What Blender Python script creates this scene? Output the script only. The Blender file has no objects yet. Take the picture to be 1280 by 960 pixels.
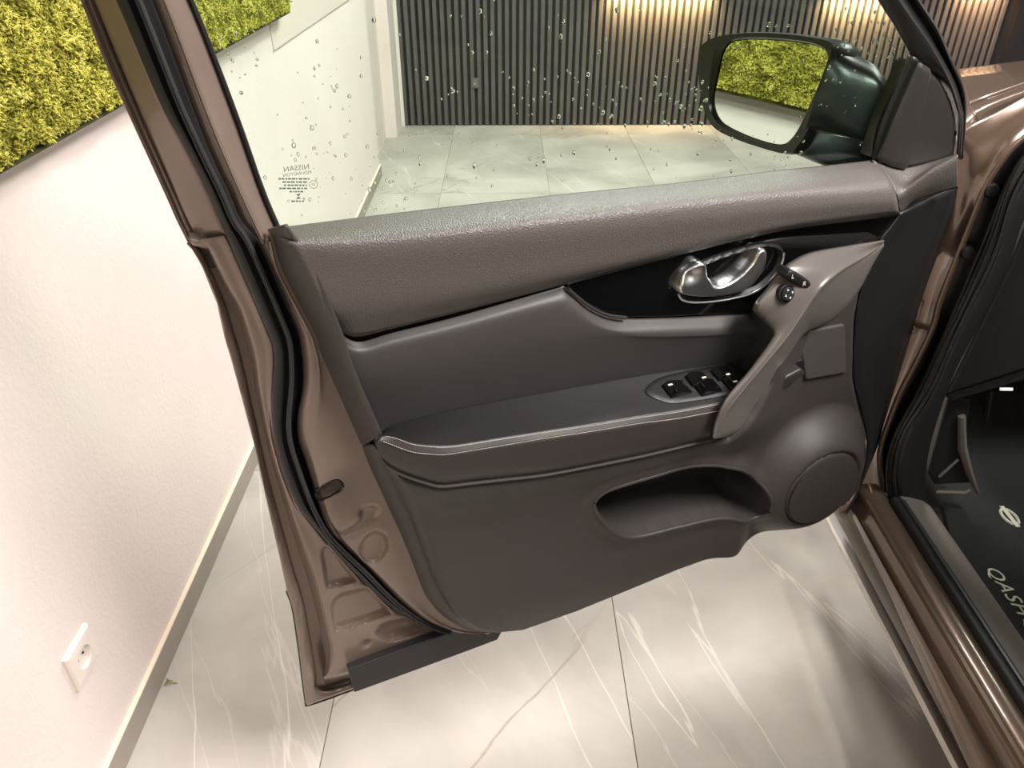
import bpy, bmesh, math, random
import numpy as np
from mathutils import Vector, Matrix, noise as mnoise

random.seed(7); rng = np.random.default_rng(7)
scene = bpy.context.scene
COL = scene.collection

# ------------------------------------------------------------------ camera
FPX, CX, CY, HCAM = 960.0, 640.0, 480.0, 1.5
PITCH = math.atan((CY + 133.0) / FPX)
YAW = math.atan((630.0 - CX) / (FPX / math.cos(PITCH)))
cd = bpy.data.cameras.new('camera'); cam = bpy.data.objects.new('camera', cd); COL.objects.link(cam)
cd.sensor_width = 36.0; cd.lens = 36.0 * FPX / 1280.0; cd.clip_start = 0.02
cam.location = (0, 0, HCAM); cam.rotation_euler = (math.pi / 2 - PITCH, 0, YAW)
scene.camera = cam

# ------------------------------------------------------------------ world, light, exposure
world = bpy.data.worlds.new('world'); scene.world = world; world.use_nodes = True
world.node_tree.nodes['Background'].inputs[0].default_value = (1.0, 0.94, 0.88, 1)
world.node_tree.nodes['Background'].inputs[1].default_value = 0.10
scene.view_settings.view_transform = 'Standard'; scene.view_settings.look = 'None'
scene.view_settings.gamma = 1.0; scene.view_settings.use_curve_mapping = False
scene.view_settings.exposure = 0.02

CEIL = 3.0
LAMPS = [  # x, y, size_x, size_y, watts   (ceiling light panels)
    (1.50, 0.20, 0.80, 1.1, 168), (0.75, 2.9, 0.35, 1.6, 72), (3.4, 0.2, 0.35, 1.6, 36), (3.2, 3.6, 0.35, 1.6, 60),
    (0.2, 4.6, 0.35, 1.2, 64), (-0.1, -1.6, 0.35, 1.2, 20)]  # last one is an unseen fill lamp, added to lift the left side
WARM = (1.0, 0.965, 0.945)
def area_light(name, loc, sx, sy, watts, color, rot=(0, 0, 0)):
    l = bpy.data.lights.new(name, 'AREA'); l.shape = 'RECTANGLE'; l.size = sx; l.size_y = sy
    l.energy = watts; l.color = color
    o = bpy.data.objects.new(name, l); o.location = loc; o.rotation_euler = rot; COL.objects.link(o); return o
for i, (x, y, sx, sy, w) in enumerate(LAMPS):
    area_light('ceiling_lamp_light', (x, y, CEIL - 0.075), sx, sy, w, WARM)

# ------------------------------------------------------------------ geometry of the viewpoint
def V(*a): return np.array(a, float)
_c, _s = math.cos(PITCH), math.sin(PITCH)
def _rz(v):
    c, s = math.cos(YAW), math.sin(YAW); return V(c * v[0] - s * v[1], s * v[0] + c * v[1], v[2])
FWD, UPV, RGT = _rz(V(0, _c, -_s)), _rz(V(0, _s, _c)), _rz(V(1, 0, 0))
CAM = V(0, 0, HCAM)
def ray(x, y): return FWD + RGT * (x - CX) / FPX - UPV * (y - CY) / FPX
def onx(x, y, X): r = ray(x, y); return CAM + r * (X / r[0])
def ony(x, y, Y): r = ray(x, y); return CAM + r * (Y / r[1])
def onz(x, y, Z): r = ray(x, y); return CAM + r * ((Z - HCAM) / r[2])
# the open door: hinge side, direction along the door, direction to the cabin side
HG = V(.75, 1.25, 0); SD = V(-.336, .815, 0) - HG; SD /= np.linalg.norm(SD)
ND = V(-SD[1], SD[0], 0)
if ND[1] > 0: ND = -ND
ZD = V(0, 0, 1)
def DW(s, n, z): return HG + SD * s + ND * n + ZD * z           # door coordinates to world
def DP(x, y, n):                                                 # traced outline point on the door layer n
    r = ray(x, y); t = ((HG + ND * n - CAM) @ ND) / (r @ ND); return CAM + r * t
def DS(x, y, n): p = DP(x, y, n) - HG; return V(p @ SD, p[2])    # the same as (s, z)

# ------------------------------------------------------------------ materials
def nodes_of(name):
    m = bpy.data.materials.new(name); m.use_nodes = True
    nt = m.node_tree; return m, nt, nt.nodes['Principled BSDF']
def lin(c): return tuple(((v / 255) / 12.92 if v / 255 <= .04045 else ((v / 255 + .055) / 1.055) ** 2.4) for v in c) + (1,)
def mat(name, rgb, rough=.5, metal=0., bump=None, coat=0., var=None, spec=.5, srgb=True, coat_rough=.05):
    m, nt, b = nodes_of(name)
    col = lin(rgb) if srgb else tuple(rgb) + (1,)
    b.inputs['Base Color'].default_value = col; b.inputs['Roughness'].default_value = rough
    b.inputs['Metallic'].default_value = metal; b.inputs['Coat Weight'].default_value = coat
    b.inputs['Coat Roughness'].default_value = coat_rough
    b.inputs['Specular IOR Level'].default_value = spec
    tc = nt.nodes.new('ShaderNodeNewGeometry')
    if var:                                                     # (scale, amount): faint colour variation
        n = nt.nodes.new('ShaderNodeTexNoise'); n.inputs['Scale'].default_value = var[0]; n.inputs['Detail'].default_value = 4
        nt.links.new(tc.outputs['Position'], n.inputs['Vector'])
        r = nt.nodes.new('ShaderNodeMapRange'); r.inputs[1].default_value = .3; r.inputs[2].default_value = .7
        r.inputs[3].default_value = 1 - var[1]; r.inputs[4].default_value = 1 + var[1]
        nt.links.new(n.outputs['Fac'], r.inputs[0])
        mx = nt.nodes.new('ShaderNodeVectorMath'); mx.operation = 'SCALE'; mx.inputs[0].default_value = col[:3]
        nt.links.new(r.outputs[0], mx.inputs['Scale']); nt.links.new(mx.outputs[0], b.inputs['Base Color'])
    if bump:                                                    # (kind, scale, strength, distance)
        if bump[0] == 'leather':
            t = nt.nodes.new('ShaderNodeTexVoronoi'); t.feature = 'DISTANCE_TO_EDGE'; out = t.outputs['Distance']
        else:
            t = nt.nodes.new('ShaderNodeTexNoise'); t.inputs['Detail'].default_value = 3; out = t.outputs['Fac']
        t.inputs['Scale'].default_value = bump[1]; nt.links.new(tc.outputs['Position'], t.inputs['Vector'])
        bp = nt.nodes.new('ShaderNodeBump'); bp.inputs['Strength'].default_value = bump[2]; bp.inputs['Distance'].default_value = bump[3]
        nt.links.new(out, bp.inputs['Height']); nt.links.new(bp.outputs[0], b.inputs['Normal'])
    return m
M = {}
M['paint'] = mat('brown_metallic_paint', (106, 87, 74), .30, .5, coat=.6, bump=('noise', 900, .05, .0005))
M['paint_jamb'] = mat('brown_jamb_paint', (128, 112, 102), .34, .3, coat=.35, var=(14, .06))
M['trim'] = mat('grained_grey_plastic', (61, 57, 55), .52, bump=('leather', 420, .25, .0012), var=(3, .05))
M['trim_sill'] = mat('grained_soft_touch', (85, 80, 76), .46, bump=('leather', 280, .5, .002), var=(3, .05))
M['trim_lower'] = mat('lower_grey_plastic', (52, 47, 45), .50, bump=('leather', 500, .18, .001), var=(3, .05))
M['fabric'] = mat('leatherette', (61, 57, 55), .50, bump=('leather', 520, .2, .001), var=(4, .05))
M['armrest'] = mat('armrest_leather', (34, 31, 30), .45, bump=('leather', 480, .22, .001), var=(4, .06))
M['armrest_side'] = mat('armrest_side_leather', (50, 45, 43), .45, bump=('leather', 480, .22, .001), var=(4, .06))
M['thread'] = mat('pale_thread', (176, 170, 158), .7)
M['black_gloss'] = mat('piano_black', (9, 9, 10), .08, coat=1.)
M['black'] = mat('black_plastic', (18, 17, 18), .5)
M['dark'] = mat('dark_plastic', (34, 32, 32), .5)
M['rubber'] = mat('black_rubber', (21, 20, 20), .55)
M['rubber_light'] = mat('dark_grey_rubber', (52, 52, 52), .42)
M['chrome'] = mat('satin_chrome', (226, 226, 226), .3, 1.)
M['grip'] = mat('grab_handle_grey', (92, 87, 83), .30, bump=('noise', 600, .08, .0006))
M['grille'] = mat('speaker_mesh', (50, 45, 42), .6, bump=('leather', 300, .5, .002))
M['frame_dark'] = mat('dark_window_frame', (44, 41, 39), .35, bump=('noise', 500, .08, .0006))
M['carpet'] = mat('black_carpet', (26, 24, 23), .9, bump=('noise', 250, .8, .004))
M['seal_edge'] = mat('black_edge', (14, 13, 13), .4)
M['white_plastic'] = mat('white_plastic', (226, 214, 205), .35)
M['white_print'] = mat('silver_grey_print', (196, 188, 176), .6)
M['glass_print'] = mat('dark_glass_print', (92, 98, 90), .6)
M['cladding'] = mat('light_grey_cladding', (214, 208, 201), .4)  # bright reflection on the sill cladding put into its pale grey
M['sill_plate'] = mat('scuff_plate', (110, 101, 97), .45, bump=('leather', 400, .2, .001))
M['mirror'] = mat('mirror_silver', (236, 240, 234), .015, 1.)
M['mirror_shell'] = mat('mirror_dark_shell', (40, 43, 43), .30, bump=('noise', 500, .06, .0006))
M['mirror_black'] = mat('mirror_black_edge', (14, 14, 15), .3)
M['ceiling'] = mat('ceiling_grey', (92, 89, 86), .9)
M['wall_mid'] = mat('wall_mid_grey', (128, 123, 118), .8, bump=('noise', 180, .25, .002))
M['skirt'] = mat('grey_skirting', (150, 141, 130), .45, var=(8, .08))
M['skirt_top'] = mat('cream_edge', (236, 222, 198), .6)  # light on the skirting's top edge painted in as cream
M['slat'] = mat('dark_slat', (84, 81, 79), .32, bump=('noise', 120, .1, .001), var=(6, .12))
M['slat_back'] = mat('black_felt', (30, 29, 28), .9)
M['wall_grey'] = mat('wall_white_back', (224, 216, 208), .8, bump=('noise', 180, .25, .002))
M['lamp_black'] = mat('lamp_black', (20, 20, 22), .4)
M['silver'] = mat('steel', (150, 146, 140), .3, 1.)

def wall_material():
    m, nt, b = nodes_of('white_plaster')
    geo = nt.nodes.new('ShaderNodeNewGeometry')
    n1 = nt.nodes.new('ShaderNodeTexNoise'); n1.inputs['Scale'].default_value = 110; n1.inputs['Detail'].default_value = 5
    n2 = nt.nodes.new('ShaderNodeTexNoise'); n2.inputs['Scale'].default_value = 2.2; n2.inputs['Detail'].default_value = 3
    for n in (n1, n2): nt.links.new(geo.outputs['Position'], n.inputs['Vector'])
    cr = nt.nodes.new('ShaderNodeValToRGB')
    cr.color_ramp.elements[0].position = .3; cr.color_ramp.elements[0].color = lin((224, 211, 205))
    cr.color_ramp.elements[1].position = .75; cr.color_ramp.elements[1].color = lin((231, 219, 213))
    nt.links.new(n2.outputs['Fac'], cr.inputs[0]); nt.links.new(cr.outputs[0], b.inputs['Base Color'])
    bp = nt.nodes.new('ShaderNodeBump'); bp.inputs['Strength'].default_value = .35; bp.inputs['Distance'].default_value = .004
    nt.links.new(n1.outputs['Fac'], bp.inputs['Height']); nt.links.new(bp.outputs[0], b.inputs['Normal'])
    b.inputs['Roughness'].default_value = .75
    return m
M['wall'] = wall_material()

def tile_material():
    m, nt, b = nodes_of('grey_marble_tile'); L = nt.links
    N = nt.nodes.new
    geo = N('ShaderNodeNewGeometry'); info = N('ShaderNodeObjectInfo')
    comb = N('ShaderNodeCombineXYZ')
    ma = N('ShaderNodeMath'); ma.operation = 'MULTIPLY'; ma.inputs[1].default_value = 9.0
    L.new(info.outputs['Random'], ma.inputs[0]); L.new(ma.outputs[0], comb.inputs[2]); L.new(ma.outputs[0], comb.inputs[0])
    add = N('ShaderNodeVectorMath'); L.new(geo.outputs['Position'], add.inputs[0]); L.new(comb.outputs[0], add.inputs[1])
    def noise(scale, detail, vec, dist=0.):
        n = N('ShaderNodeTexNoise'); n.inputs['Scale'].default_value = scale; n.inputs['Detail'].default_value = detail
        n.inputs['Distortion'].default_value = dist; L.new(vec, n.inputs['Vector']); return n.outputs['Fac']
    def mapping(rot, sc):                                       # turn first, then stretch along the vein
        mp = N('ShaderNodeMapping'); mp.inputs['Rotation'].default_value = (0, 0, rot); L.new(add.outputs[0], mp.inputs['Vector'])
        ms = N('ShaderNodeVectorMath'); ms.operation = 'MULTIPLY'; ms.inputs[1].default_value = sc; L.new(mp.outputs[0], ms.inputs[0]); return ms.outputs[0]
    def vein(fac, lvl, width):
        s = N('ShaderNodeMath'); s.operation = 'SUBTRACT'; s.inputs[1].default_value = lvl; L.new(fac, s.inputs[0])
        a = N('ShaderNodeMath'); a.operation = 'ABSOLUTE'; L.new(s.outputs[0], a.inputs[0])
        r = N('ShaderNodeMapRange'); r.inputs[1].default_value = 0; r.inputs[2].default_value = width
        r.inputs[3].default_value = 1; r.inputs[4].default_value = 0; L.new(a.outputs[0], r.inputs[0]); return r.outputs[0]
    def mixc(fac, c1, c2, k=1.):
        mx = N('ShaderNodeMix'); mx.data_type = 'RGBA'
        if isinstance(c1, tuple): mx.inputs[6].default_value = c1
        else: L.new(c1, mx.inputs[6])
        mx.inputs[7].default_value = c2
        g = N('ShaderNodeMath'); g.operation = 'MULTIPLY'; g.inputs[1].default_value = k; L.new(fac, g.inputs[0])
        L.new(g.outputs[0], mx.inputs[0]); return mx.outputs[2]
    cloud = noise(2.2, 6, add.outputs[0], .6)
    cr = N('ShaderNodeMapRange'); cr.inputs[1].default_value = .35; cr.inputs[2].default_value = .68; L.new(cloud, cr.inputs[0])
    c = mixc(cr.outputs[0], lin((160, 154, 147)), lin((192, 186, 178)))
    fine = noise(16, 5, add.outputs[0], .4)
    fr = N('ShaderNodeMapRange'); fr.inputs[1].default_value = .45; fr.inputs[2].default_value = .75; L.new(fine, fr.inputs[0])
    c = mixc(fr.outputs[0], c, lin((176, 168, 156)), .45)
    v_long = mapping(-.33, (3.2, .28, 1))                        # long pale veins, running roughly with the car
    v1 = vein(noise(1.0, 5, v_long, .10), .56, .004)
    c = mixc(v1, c, lin((230, 224, 210)), .45)
    v2 = vein(noise(1.3, 5, mapping(-.5, (2.6, .3, 1)), .15), .41, .004)
    c = mixc(v2, c, lin((216, 210, 198)), .25)
    v3 = vein(noise(1.2, 7, mapping(.85, (1.9, .5, 1)), .5), .56, .008)
    msk = N('ShaderNodeMapRange'); msk.inputs[1].default_value = .5; msk.inputs[2].default_value = .62; L.new(noise(1.1, 2, add.outputs[0]), msk.inputs[0])
    mm = N('ShaderNodeMath'); mm.operation = 'MULTIPLY'; L.new(v3, mm.inputs[0]); L.new(msk.outputs[0], mm.inputs[1])
    c = mixc(mm.outputs[0], c, lin((138, 122, 100)), .7)
    L.new(c, b.inputs['Base Color'])
    b.inputs['Roughness'].default_value = .46; b.inputs['Specular IOR Level'].default_value = .25
    return m
M['tile'] = tile_material()
M['grout'] = mat('grout', (150, 136, 114), .9)

def moss_material():
    m, nt, b = nodes_of('preserved_moss'); L = nt.links
    geo = nt.nodes.new('ShaderNodeNewGeometry')
    n = nt.nodes.new('ShaderNodeTexNoise'); n.inputs['Scale'].default_value = 26; n.inputs['Detail'].default_value = 4
    L.new(geo.outputs['Position'], n.inputs['Vector'])
    at = nt.nodes.new('ShaderNodeAttribute'); at.attribute_name = 'tone'
    mx = nt.nodes.new('ShaderNodeMath'); mx.operation = 'ADD'; L.new(n.outputs['Fac'], mx.inputs[0]); L.new(at.outputs['Fac'], mx.inputs[1])
    cr = nt.nodes.new('ShaderNodeValToRGB'); cr.color_ramp.elements[0].position = .45; cr.color_ramp.elements[0].color = lin((136, 132, 50))
    cr.color_ramp.elements[1].position = 1.35 / 1.5; cr.color_ramp.elements[1].color = lin((228, 220, 126))
    e = cr.color_ramp.elements.new(.66); e.color = lin((202, 197, 88))
    L.new(mx.outputs[0], cr.inputs[0]); L.new(cr.outputs[0], b.inputs['Base Color'])
    b.inputs['Roughness'].default_value = .8; b.inputs['Specular IOR Level'].default_value = .2
    return m
M['moss'] = moss_material()
M['moss_back'] = mat('moss_backing', (62, 62, 24), .95)

def glass_material():
    m = bpy.data.materials.new('green_tinted_glass'); m.use_nodes = True; nt = m.node_tree; nt.nodes.clear()
    out = nt.nodes.new('ShaderNodeOutputMaterial'); tr = nt.nodes.new('ShaderNodeBsdfTransparent'); gl = nt.nodes.new('ShaderNodeBsdfGlossy')
    tr.inputs[0].default_value = (.89, .965, .915, 1); gl.inputs['Roughness'].default_value = .0; gl.inputs[0].default_value = (1, 1, 1, 1)
    fr = nt.nodes.new('ShaderNodeFresnel'); geo = nt.nodes.new('ShaderNodeNewGeometry')
    ior = nt.nodes.new('ShaderNodeMapRange'); ior.inputs[3].default_value = 1.45; ior.inputs[4].default_value = 1 / 1.45   # the pane's far face
    nt.links.new(geo.outputs['Backfacing'], ior.inputs[0]); nt.links.new(ior.outputs[0], fr.inputs[0])
    mx = nt.nodes.new('ShaderNodeMixShader'); nt.links.new(fr.outputs[0], mx.inputs[0])
    nt.links.new(tr.outputs[0], mx.inputs[1]); nt.links.new(gl.outputs[0], mx.inputs[2]); nt.links.new(mx.outputs[0], out.inputs[0])
    return m
M['glass'] = glass_material()
def water_material():
    m, nt, b = nodes_of('water'); b.inputs['Base Color'].default_value = (.95, 1, .95, 1); b.inputs['Roughness'].default_value = .0
    b.inputs['Transmission Weight'].default_value = 1; b.inputs['IOR'].default_value = 1.33; return m
M['water'] = water_material()
def emit(name, col, strength):
    m, nt, b = nodes_of(name); b.inputs['Base Color'].default_value = (.8, .8, .8, 1)
    b.inputs['Emission Color'].default_value = tuple(col) + (1,); b.inputs['Emission Strength'].default_value = strength; return m
M['lamp_panel'] = emit('lit_diffuser', (1, .93, .85), 6)
M['warm_panel'] = emit('warm_diffuser', (1, .62, .32), 6)
M['footwell_led'] = emit('footwell_led', (1, .96, .9), .8)

# ------------------------------------------------------------------ object helpers
def wloc(o):
    p = Vector((0, 0, 0))
    while o is not None: p = p + o.location; o = o.parent
    return p
def thing(name, loc, label, cat, group=None):
    o = bpy.data.objects.new(name, None); COL.objects.link(o); o.location = loc; o['label'] = label; o['category'] = cat
    o.empty_display_size = .1
    if group: o['group'] = group
    return o
def obj(name, verts, faces, material, parent=None, smooth=True, solid=0., label=None, cat=None, group=None, kind=None, bevel=0., angle=40):
    verts = np.asarray(verts, float)
    lo, hi = verts.min(0), verts.max(0); c = V((lo[0] + hi[0]) / 2, (lo[1] + hi[1]) / 2, lo[2])
    me = bpy.data.meshes.new(name); me.from_pydata((verts - c).tolist(), [], [list(map(int, f)) for f in faces]); me.update()
    me.materials.append(M[material] if isinstance(material, str) else material)
    if smooth:
        me.shade_smooth()
        try: me.set_sharp_from_angle(angle=math.radians(angle))
        except Exception: pass
    o = bpy.data.objects.new(name, me); COL.objects.link(o)
    if parent is not None:
        o.parent = parent; o.location = Vector(c) - wloc(parent)
    else: o.location = c
    if solid:
        md = o.modifiers.new('thickness', 'SOLIDIFY'); md.thickness = solid; md.offset = -1
    if bevel:
        md = o.modifiers.new('bevel', 'BEVEL'); md.width = bevel; md.segments = 2; md.limit_method = 'ANGLE'
    if label: o['label'] = label
    if cat: o['category'] = cat
    if group: o['group'] = group
    if kind: o['kind'] = kind
    return o
def box_vf(lo, hi):
    x0, y0, z0 = lo; x1, y1, z1 = hi
    v = [(x0, y0, z0), (x1, y0, z0), (x1, y1, z0), (x0, y1, z0), (x0, y0, z1), (x1, y0, z1), (x1, y1, z1), (x0, y1, z1)]
    f = [(0, 3, 2, 1), (4, 5, 6, 7), (0, 1, 5, 4), (1, 2, 6, 5), (2, 3, 7, 6), (3, 0, 4, 7)]
    return v, f
def box(name, lo, hi, material, parent=None, **k):
    v, f = box_vf(lo, hi); k.setdefault('smooth', False); return obj(name, v, f, material, parent, **k)
def merge(parts):
    V_, F_ = [], []
    for v, f in parts:
        b = len(V_); V_ += [tuple(p) for p in v]; F_ += [[i + b for i in q] for q in f]
    return V_, F_
def catmull(pts, per=10):
    P = np.asarray(pts, float)
    if len(P) < 3: return np.array([P[0] + (P[-1] - P[0]) * t for t in np.linspace(0, 1, per + 1)])
    Q = np.vstack([2 * P[0] - P[1], P, 2 * P[-1] - P[-2]]); out = []
    for i in range(1, len(Q) - 2):
        a, b, c, d = Q[i - 1], Q[i], Q[i + 1], Q[i + 2]
        for t in np.linspace(0, 1, per, endpoint=False):
            out.append(.5 * (2 * b + (c - a) * t + (2 * a - 5 * b + 4 * c - d) * t * t + (3 * b - a - 3 * c + d) * t ** 3))
    out.append(P[-1]); return np.array(out)
def resample(pts, m, curved=True):
    P = catmull(pts) if curved else np.asarray(pts, float)
    L = np.concatenate([[0], np.cumsum(np.linalg.norm(np.diff(P[:, :2], axis=0), axis=1))])
    t = np.linspace(0, L[-1], m); return np.stack([np.interp(t, L, P[:, k]) for k in range(P.shape[1])], 1)
def curve(pts, n):
    """traced points with a depth each: (x, y) takes n, (x, y, n) keeps its own"""
    return [(p[0], p[1], p[2] if len(p) > 2 else n) for p in pts]
def grid_faces(a, b):
    return [(i * b + j, i * b + j + 1, (i + 1) * b + j + 1, (i + 1) * b + j) for i in range(a - 1) for j in range(b - 1)]
def orient(V_, F_, d):
    V_ = np.asarray(V_); q = np.array([f[:3] for f in F_[::max(1, len(F_) // 400)]])
    nn = np.cross(V_[q[:, 1]] - V_[q[:, 0]], V_[q[:, 2]] - V_[q[:, 0]]).sum(0)
    return F_ if nn @ d > 0 else [f[::-1] for f in F_]
def loft_grid(curves, m=60, k=6, curved=True):
    R = [resample(c, m, curved) for c in curves]
    rows = []
    A = np.stack(R)                                             # curves x m x 3
    if k <= 1: return A
    for j in range(m): rows.append(catmull(A[:, j], k))
    return np.stack(rows, 1)
def loft(name, curves, material, parent, m=60, k=6, curved=True, solid=.004, disp=None, unproj=DP, face=None, **kw):
    G = loft_grid(curves, m, k, curved)
    if disp is not None:
        G[:, :, 2] += disp(G[:, :, 0].ravel(), G[:, :, 1].ravel()).reshape(G.shape[:2])
    Vt = [unproj(*p) for p in G.reshape(-1, 3)]
    F = orient(Vt, grid_faces(G.shape[0], G.shape[1]), ND if face is None else face)
    return obj(name, Vt, F, material, parent, solid=solid, **kw)
def inside(poly, pts):
    x, y = pts[:, 0], pts[:, 1]; r = np.zeros(len(pts), bool); n = len(poly)
    for i in range(n):
        a, b = poly[i], poly[(i + 1) % n]
        c = ((a[1] > y) != (b[1] > y)) & (x < (b[0] - a[0]) * (y - a[1]) / (b[1] - a[1] + 1e-15) + a[0]); r ^= c
    return r
def edge_dist(poly, pts):
    best = np.full(len(pts), 1e9); near = np.zeros((len(pts), 2))
    n = len(poly)
    for i in range(n):
        a, b = poly[i], poly[(i + 1) % n]; ab = b - a
        t = np.clip(((pts - a) @ ab) / (ab @ ab + 1e-15), 0, 1); q = a + t[:, None] * ab
        d = np.linalg.norm(pts - q, axis=1); u = d < best; best[u] = d[u]; near[u] = q[u]
    return best, near
def smooth_poly(poly, per=5):
    P = np.asarray(poly, float); n = len(P); out = []
    for i in range(n):
        a, b, c, d = P[i - 1], P[i], P[(i + 1) % n], P[(i + 2) % n]
        for t in np.linspace(0, 1, per, endpoint=False):
            out.append(.5 * (2 * b + (c - a) * t + (2 * a - 5 * b + 4 * c - d) * t * t + (3 * b - a - 3 * c + d) * t ** 3))
    return np.array(out)
def field(name, poly, fn, g, material, parent, back=None, to=DW, **kw):
    """solid bounded by a polygon in (s, z); fn(pts, edge distance) gives the depth of its face; sides run back to depth `back`"""
    poly = np.asarray(poly, float); lo, hi = poly.min(0) - g, poly.max(0) + g
    nx, ny = [int(v) + 2 for v in (hi - lo) / g]
    X, Y = np.meshgrid(lo[0] + g * np.arange(nx), lo[1] + g * np.arange(ny), indexing='ij')
    P = np.stack([X.ravel(), Y.ravel()], 1); ctr = P.reshape(nx, ny, 2)[:-1, :-1] + g / 2
    keep = inside(poly, ctr.reshape(-1, 2)).reshape(nx - 1, ny - 1)
    cells = np.argwhere(keep)
    if not len(cells): return None
    q = np.array([[i * ny + j, (i + 1) * ny + j, (i + 1) * ny + j + 1, i * ny + j + 1] for i, j in cells])
    cnt = {}
    for f in q:
        for e in range(4):
            a, b = f[e], f[(e + 1) % 4]; k = (min(a, b), max(a, b)); cnt[k] = cnt.get(k, 0) + 1
    used = np.unique(q); bverts = sorted({v for k, c in cnt.items() if c == 1 for v in k})
    ix = {v: i for i, v in enumerate(used)}; pts = P[used].copy()
    bi = np.array([ix[v] for v in bverts]); _, near = edge_dist(poly, pts[bi]); pts[bi] = near
    d, _ = edge_dist(poly, pts); d[bi] = 0
    n = fn(pts, d); Vt = [to(p[0], h, p[1]) for p, h in zip(pts, n)]
    F = [[ix[v] for v in f] for f in q]
    F = orient(Vt, F, ND if to is DW else kw.pop('face'))
    if back is not None:
        cnt2 = {}
        for f in F:
            for e in range(4):
                a, b = f[e], f[(e + 1) % 4]; cnt2.setdefault((min(a, b), max(a, b)), []).append((a, b))
        bk = {}
        for i in bi: bk[i] = len(Vt); Vt.append(to(pts[i][0], back, pts[i][1]))
        for k, l in cnt2.items():
            if len(l) == 1:
                a, b = l[0]; F.append([b, a, bk[a], bk[b]])
    return obj(name, Vt, F, material, parent, **kw)
def dome(n0, h, w): return lambda p, d: n0 + h * np.sqrt(np.clip(1 - (1 - np.clip(d / w, 0, 1)) ** 2, 0, 1))
def pxpoly(pts, n): return np.array([DS(p[0], p[1], p[2] if len(p) > 2 else n) for p in pts])
def tube(path, r, sides=8, closed=False, flat=None):
    P = np.asarray(path, float); n = len(P); Vt, F = [], []
    up0 = V(0, 0, 1)
    for i in range(n):
        t = P[(i + 1) % n] - P[i - 1] if closed else P[min(i + 1, n - 1)] - P[max(i - 1, 0)]
        t /= np.linalg.norm(t) + 1e-12
        a = np.cross(t, up0) if abs(t @ up0) < .95 else np.cross(t, V(1, 0, 0)); a /= np.linalg.norm(a); b = np.cross(t, a)
        rr = r[i] if hasattr(r, '__len__') else r
        for k in range(sides):
            th = 2 * math.pi * k / sides; Vt.append(P[i] + rr * (math.cos(th) * a + math.sin(th) * b))
    for i in range(n if closed else n - 1):
        for k in range(sides):
            j = (i + 1) % n; F.append((i * sides + k, i * sides + (k + 1) % sides, j * sides + (k + 1) % sides, j * sides + k))
    if not closed: F += [tuple(range(sides))[::-1], tuple((n - 1) * sides + k for k in range(sides))]
    return Vt, F
def lathe(profile, axis_o, axis_d, seg=32, cap=True):
    d = np.asarray(axis_d, float); d = d / np.linalg.norm(d); a = np.cross(d, V(0, 0, 1) if abs(d[2]) < .9 else V(1, 0, 0)); a /= np.linalg.norm(a); b = np.cross(d, a)
    Vt, F = [], []
    for r, h in profile:
        for k in range(seg):
            t = 2 * math.pi * k / seg; Vt.append(axis_o + d * h + r * (math.cos(t) * a + math.sin(t) * b))
    for i in range(len(profile) - 1):
        for k in range(seg): F.append((i * seg + k, i * seg + (k + 1) % seg, (i + 1) * seg + (k + 1) % seg, (i + 1) * seg + k))
    if cap: F += [tuple(range(seg))[::-1], tuple((len(profile) - 1) * seg + k for k in range(seg))]
    return Vt, F
def prism(poly3, off):
    """a closed solid between a 3-D polygon and the same polygon moved by off"""
    n = len(poly3); Vt = [np.asarray(p) for p in poly3] + [np.asarray(p) + off for p in poly3]
    F = [tuple(range(n)), tuple(range(2 * n - 1, n - 1, -1))] + [(i, i + n, (i + 1) % n + n, (i + 1) % n) for i in range(n)]
    return Vt, F
def text_mesh(s, size, shear=0., extrude=.0004, spacing=1.):
    cu = bpy.data.curves.new('lettering', 'FONT'); cu.body = s; cu.size = size; cu.extrude = extrude; cu.shear = shear; cu.space_character = spacing
    cu.resolution_u = 3
    o = bpy.data.objects.new('lettering', cu); COL.objects.link(o); dg = bpy.context.evaluated_depsgraph_get()
    me = o.evaluated_get(dg).to_mesh(); v = np.array([p.co[:] for p in me.vertices]); f = [list(p.vertices) for p in me.polygons]
    o.evaluated_get(dg).to_mesh_clear(); bpy.data.objects.remove(o); bpy.data.curves.remove(cu); return v, f

# ================================================================== THE SETTING
XW = -.787; YB = 6.05; XR = 5.2; YF = -3.2
fl = box('floor', (XW - .3, YF, -.06), (XR, YB + .1, -.004), 'grout', kind='structure', label='light grey marble tiled floor with pale veins', smooth=False)
TW, TL = .648, 1.30
tv, tf = box_vf((-(TW - .0025) / 2, -(TL - .0025) / 2, -.012), ((TW - .0025) / 2, (TL - .0025) / 2, 0))
tile_me = bpy.data.meshes.new('tile'); tile_me.from_pydata(tv, [], tf); tile_me.materials.append(M['tile'])
for i in range(0, 10):
    for j in range(-2, 6):
        cy = 1.86 + TL * (j - .5)
        cx = .264 + TW * (i - 2) + TW / 2
        if cx + TW / 2 > XR or cx - TW / 2 < XW - .45: continue
        if cy + TL / 2 < YF or cy - TL / 2 > YB: continue
        o = bpy.data.objects.new('tile', tile_me); COL.objects.link(o); o.parent = fl; o.location = Vector((cx, cy, 0)) - fl.location

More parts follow.
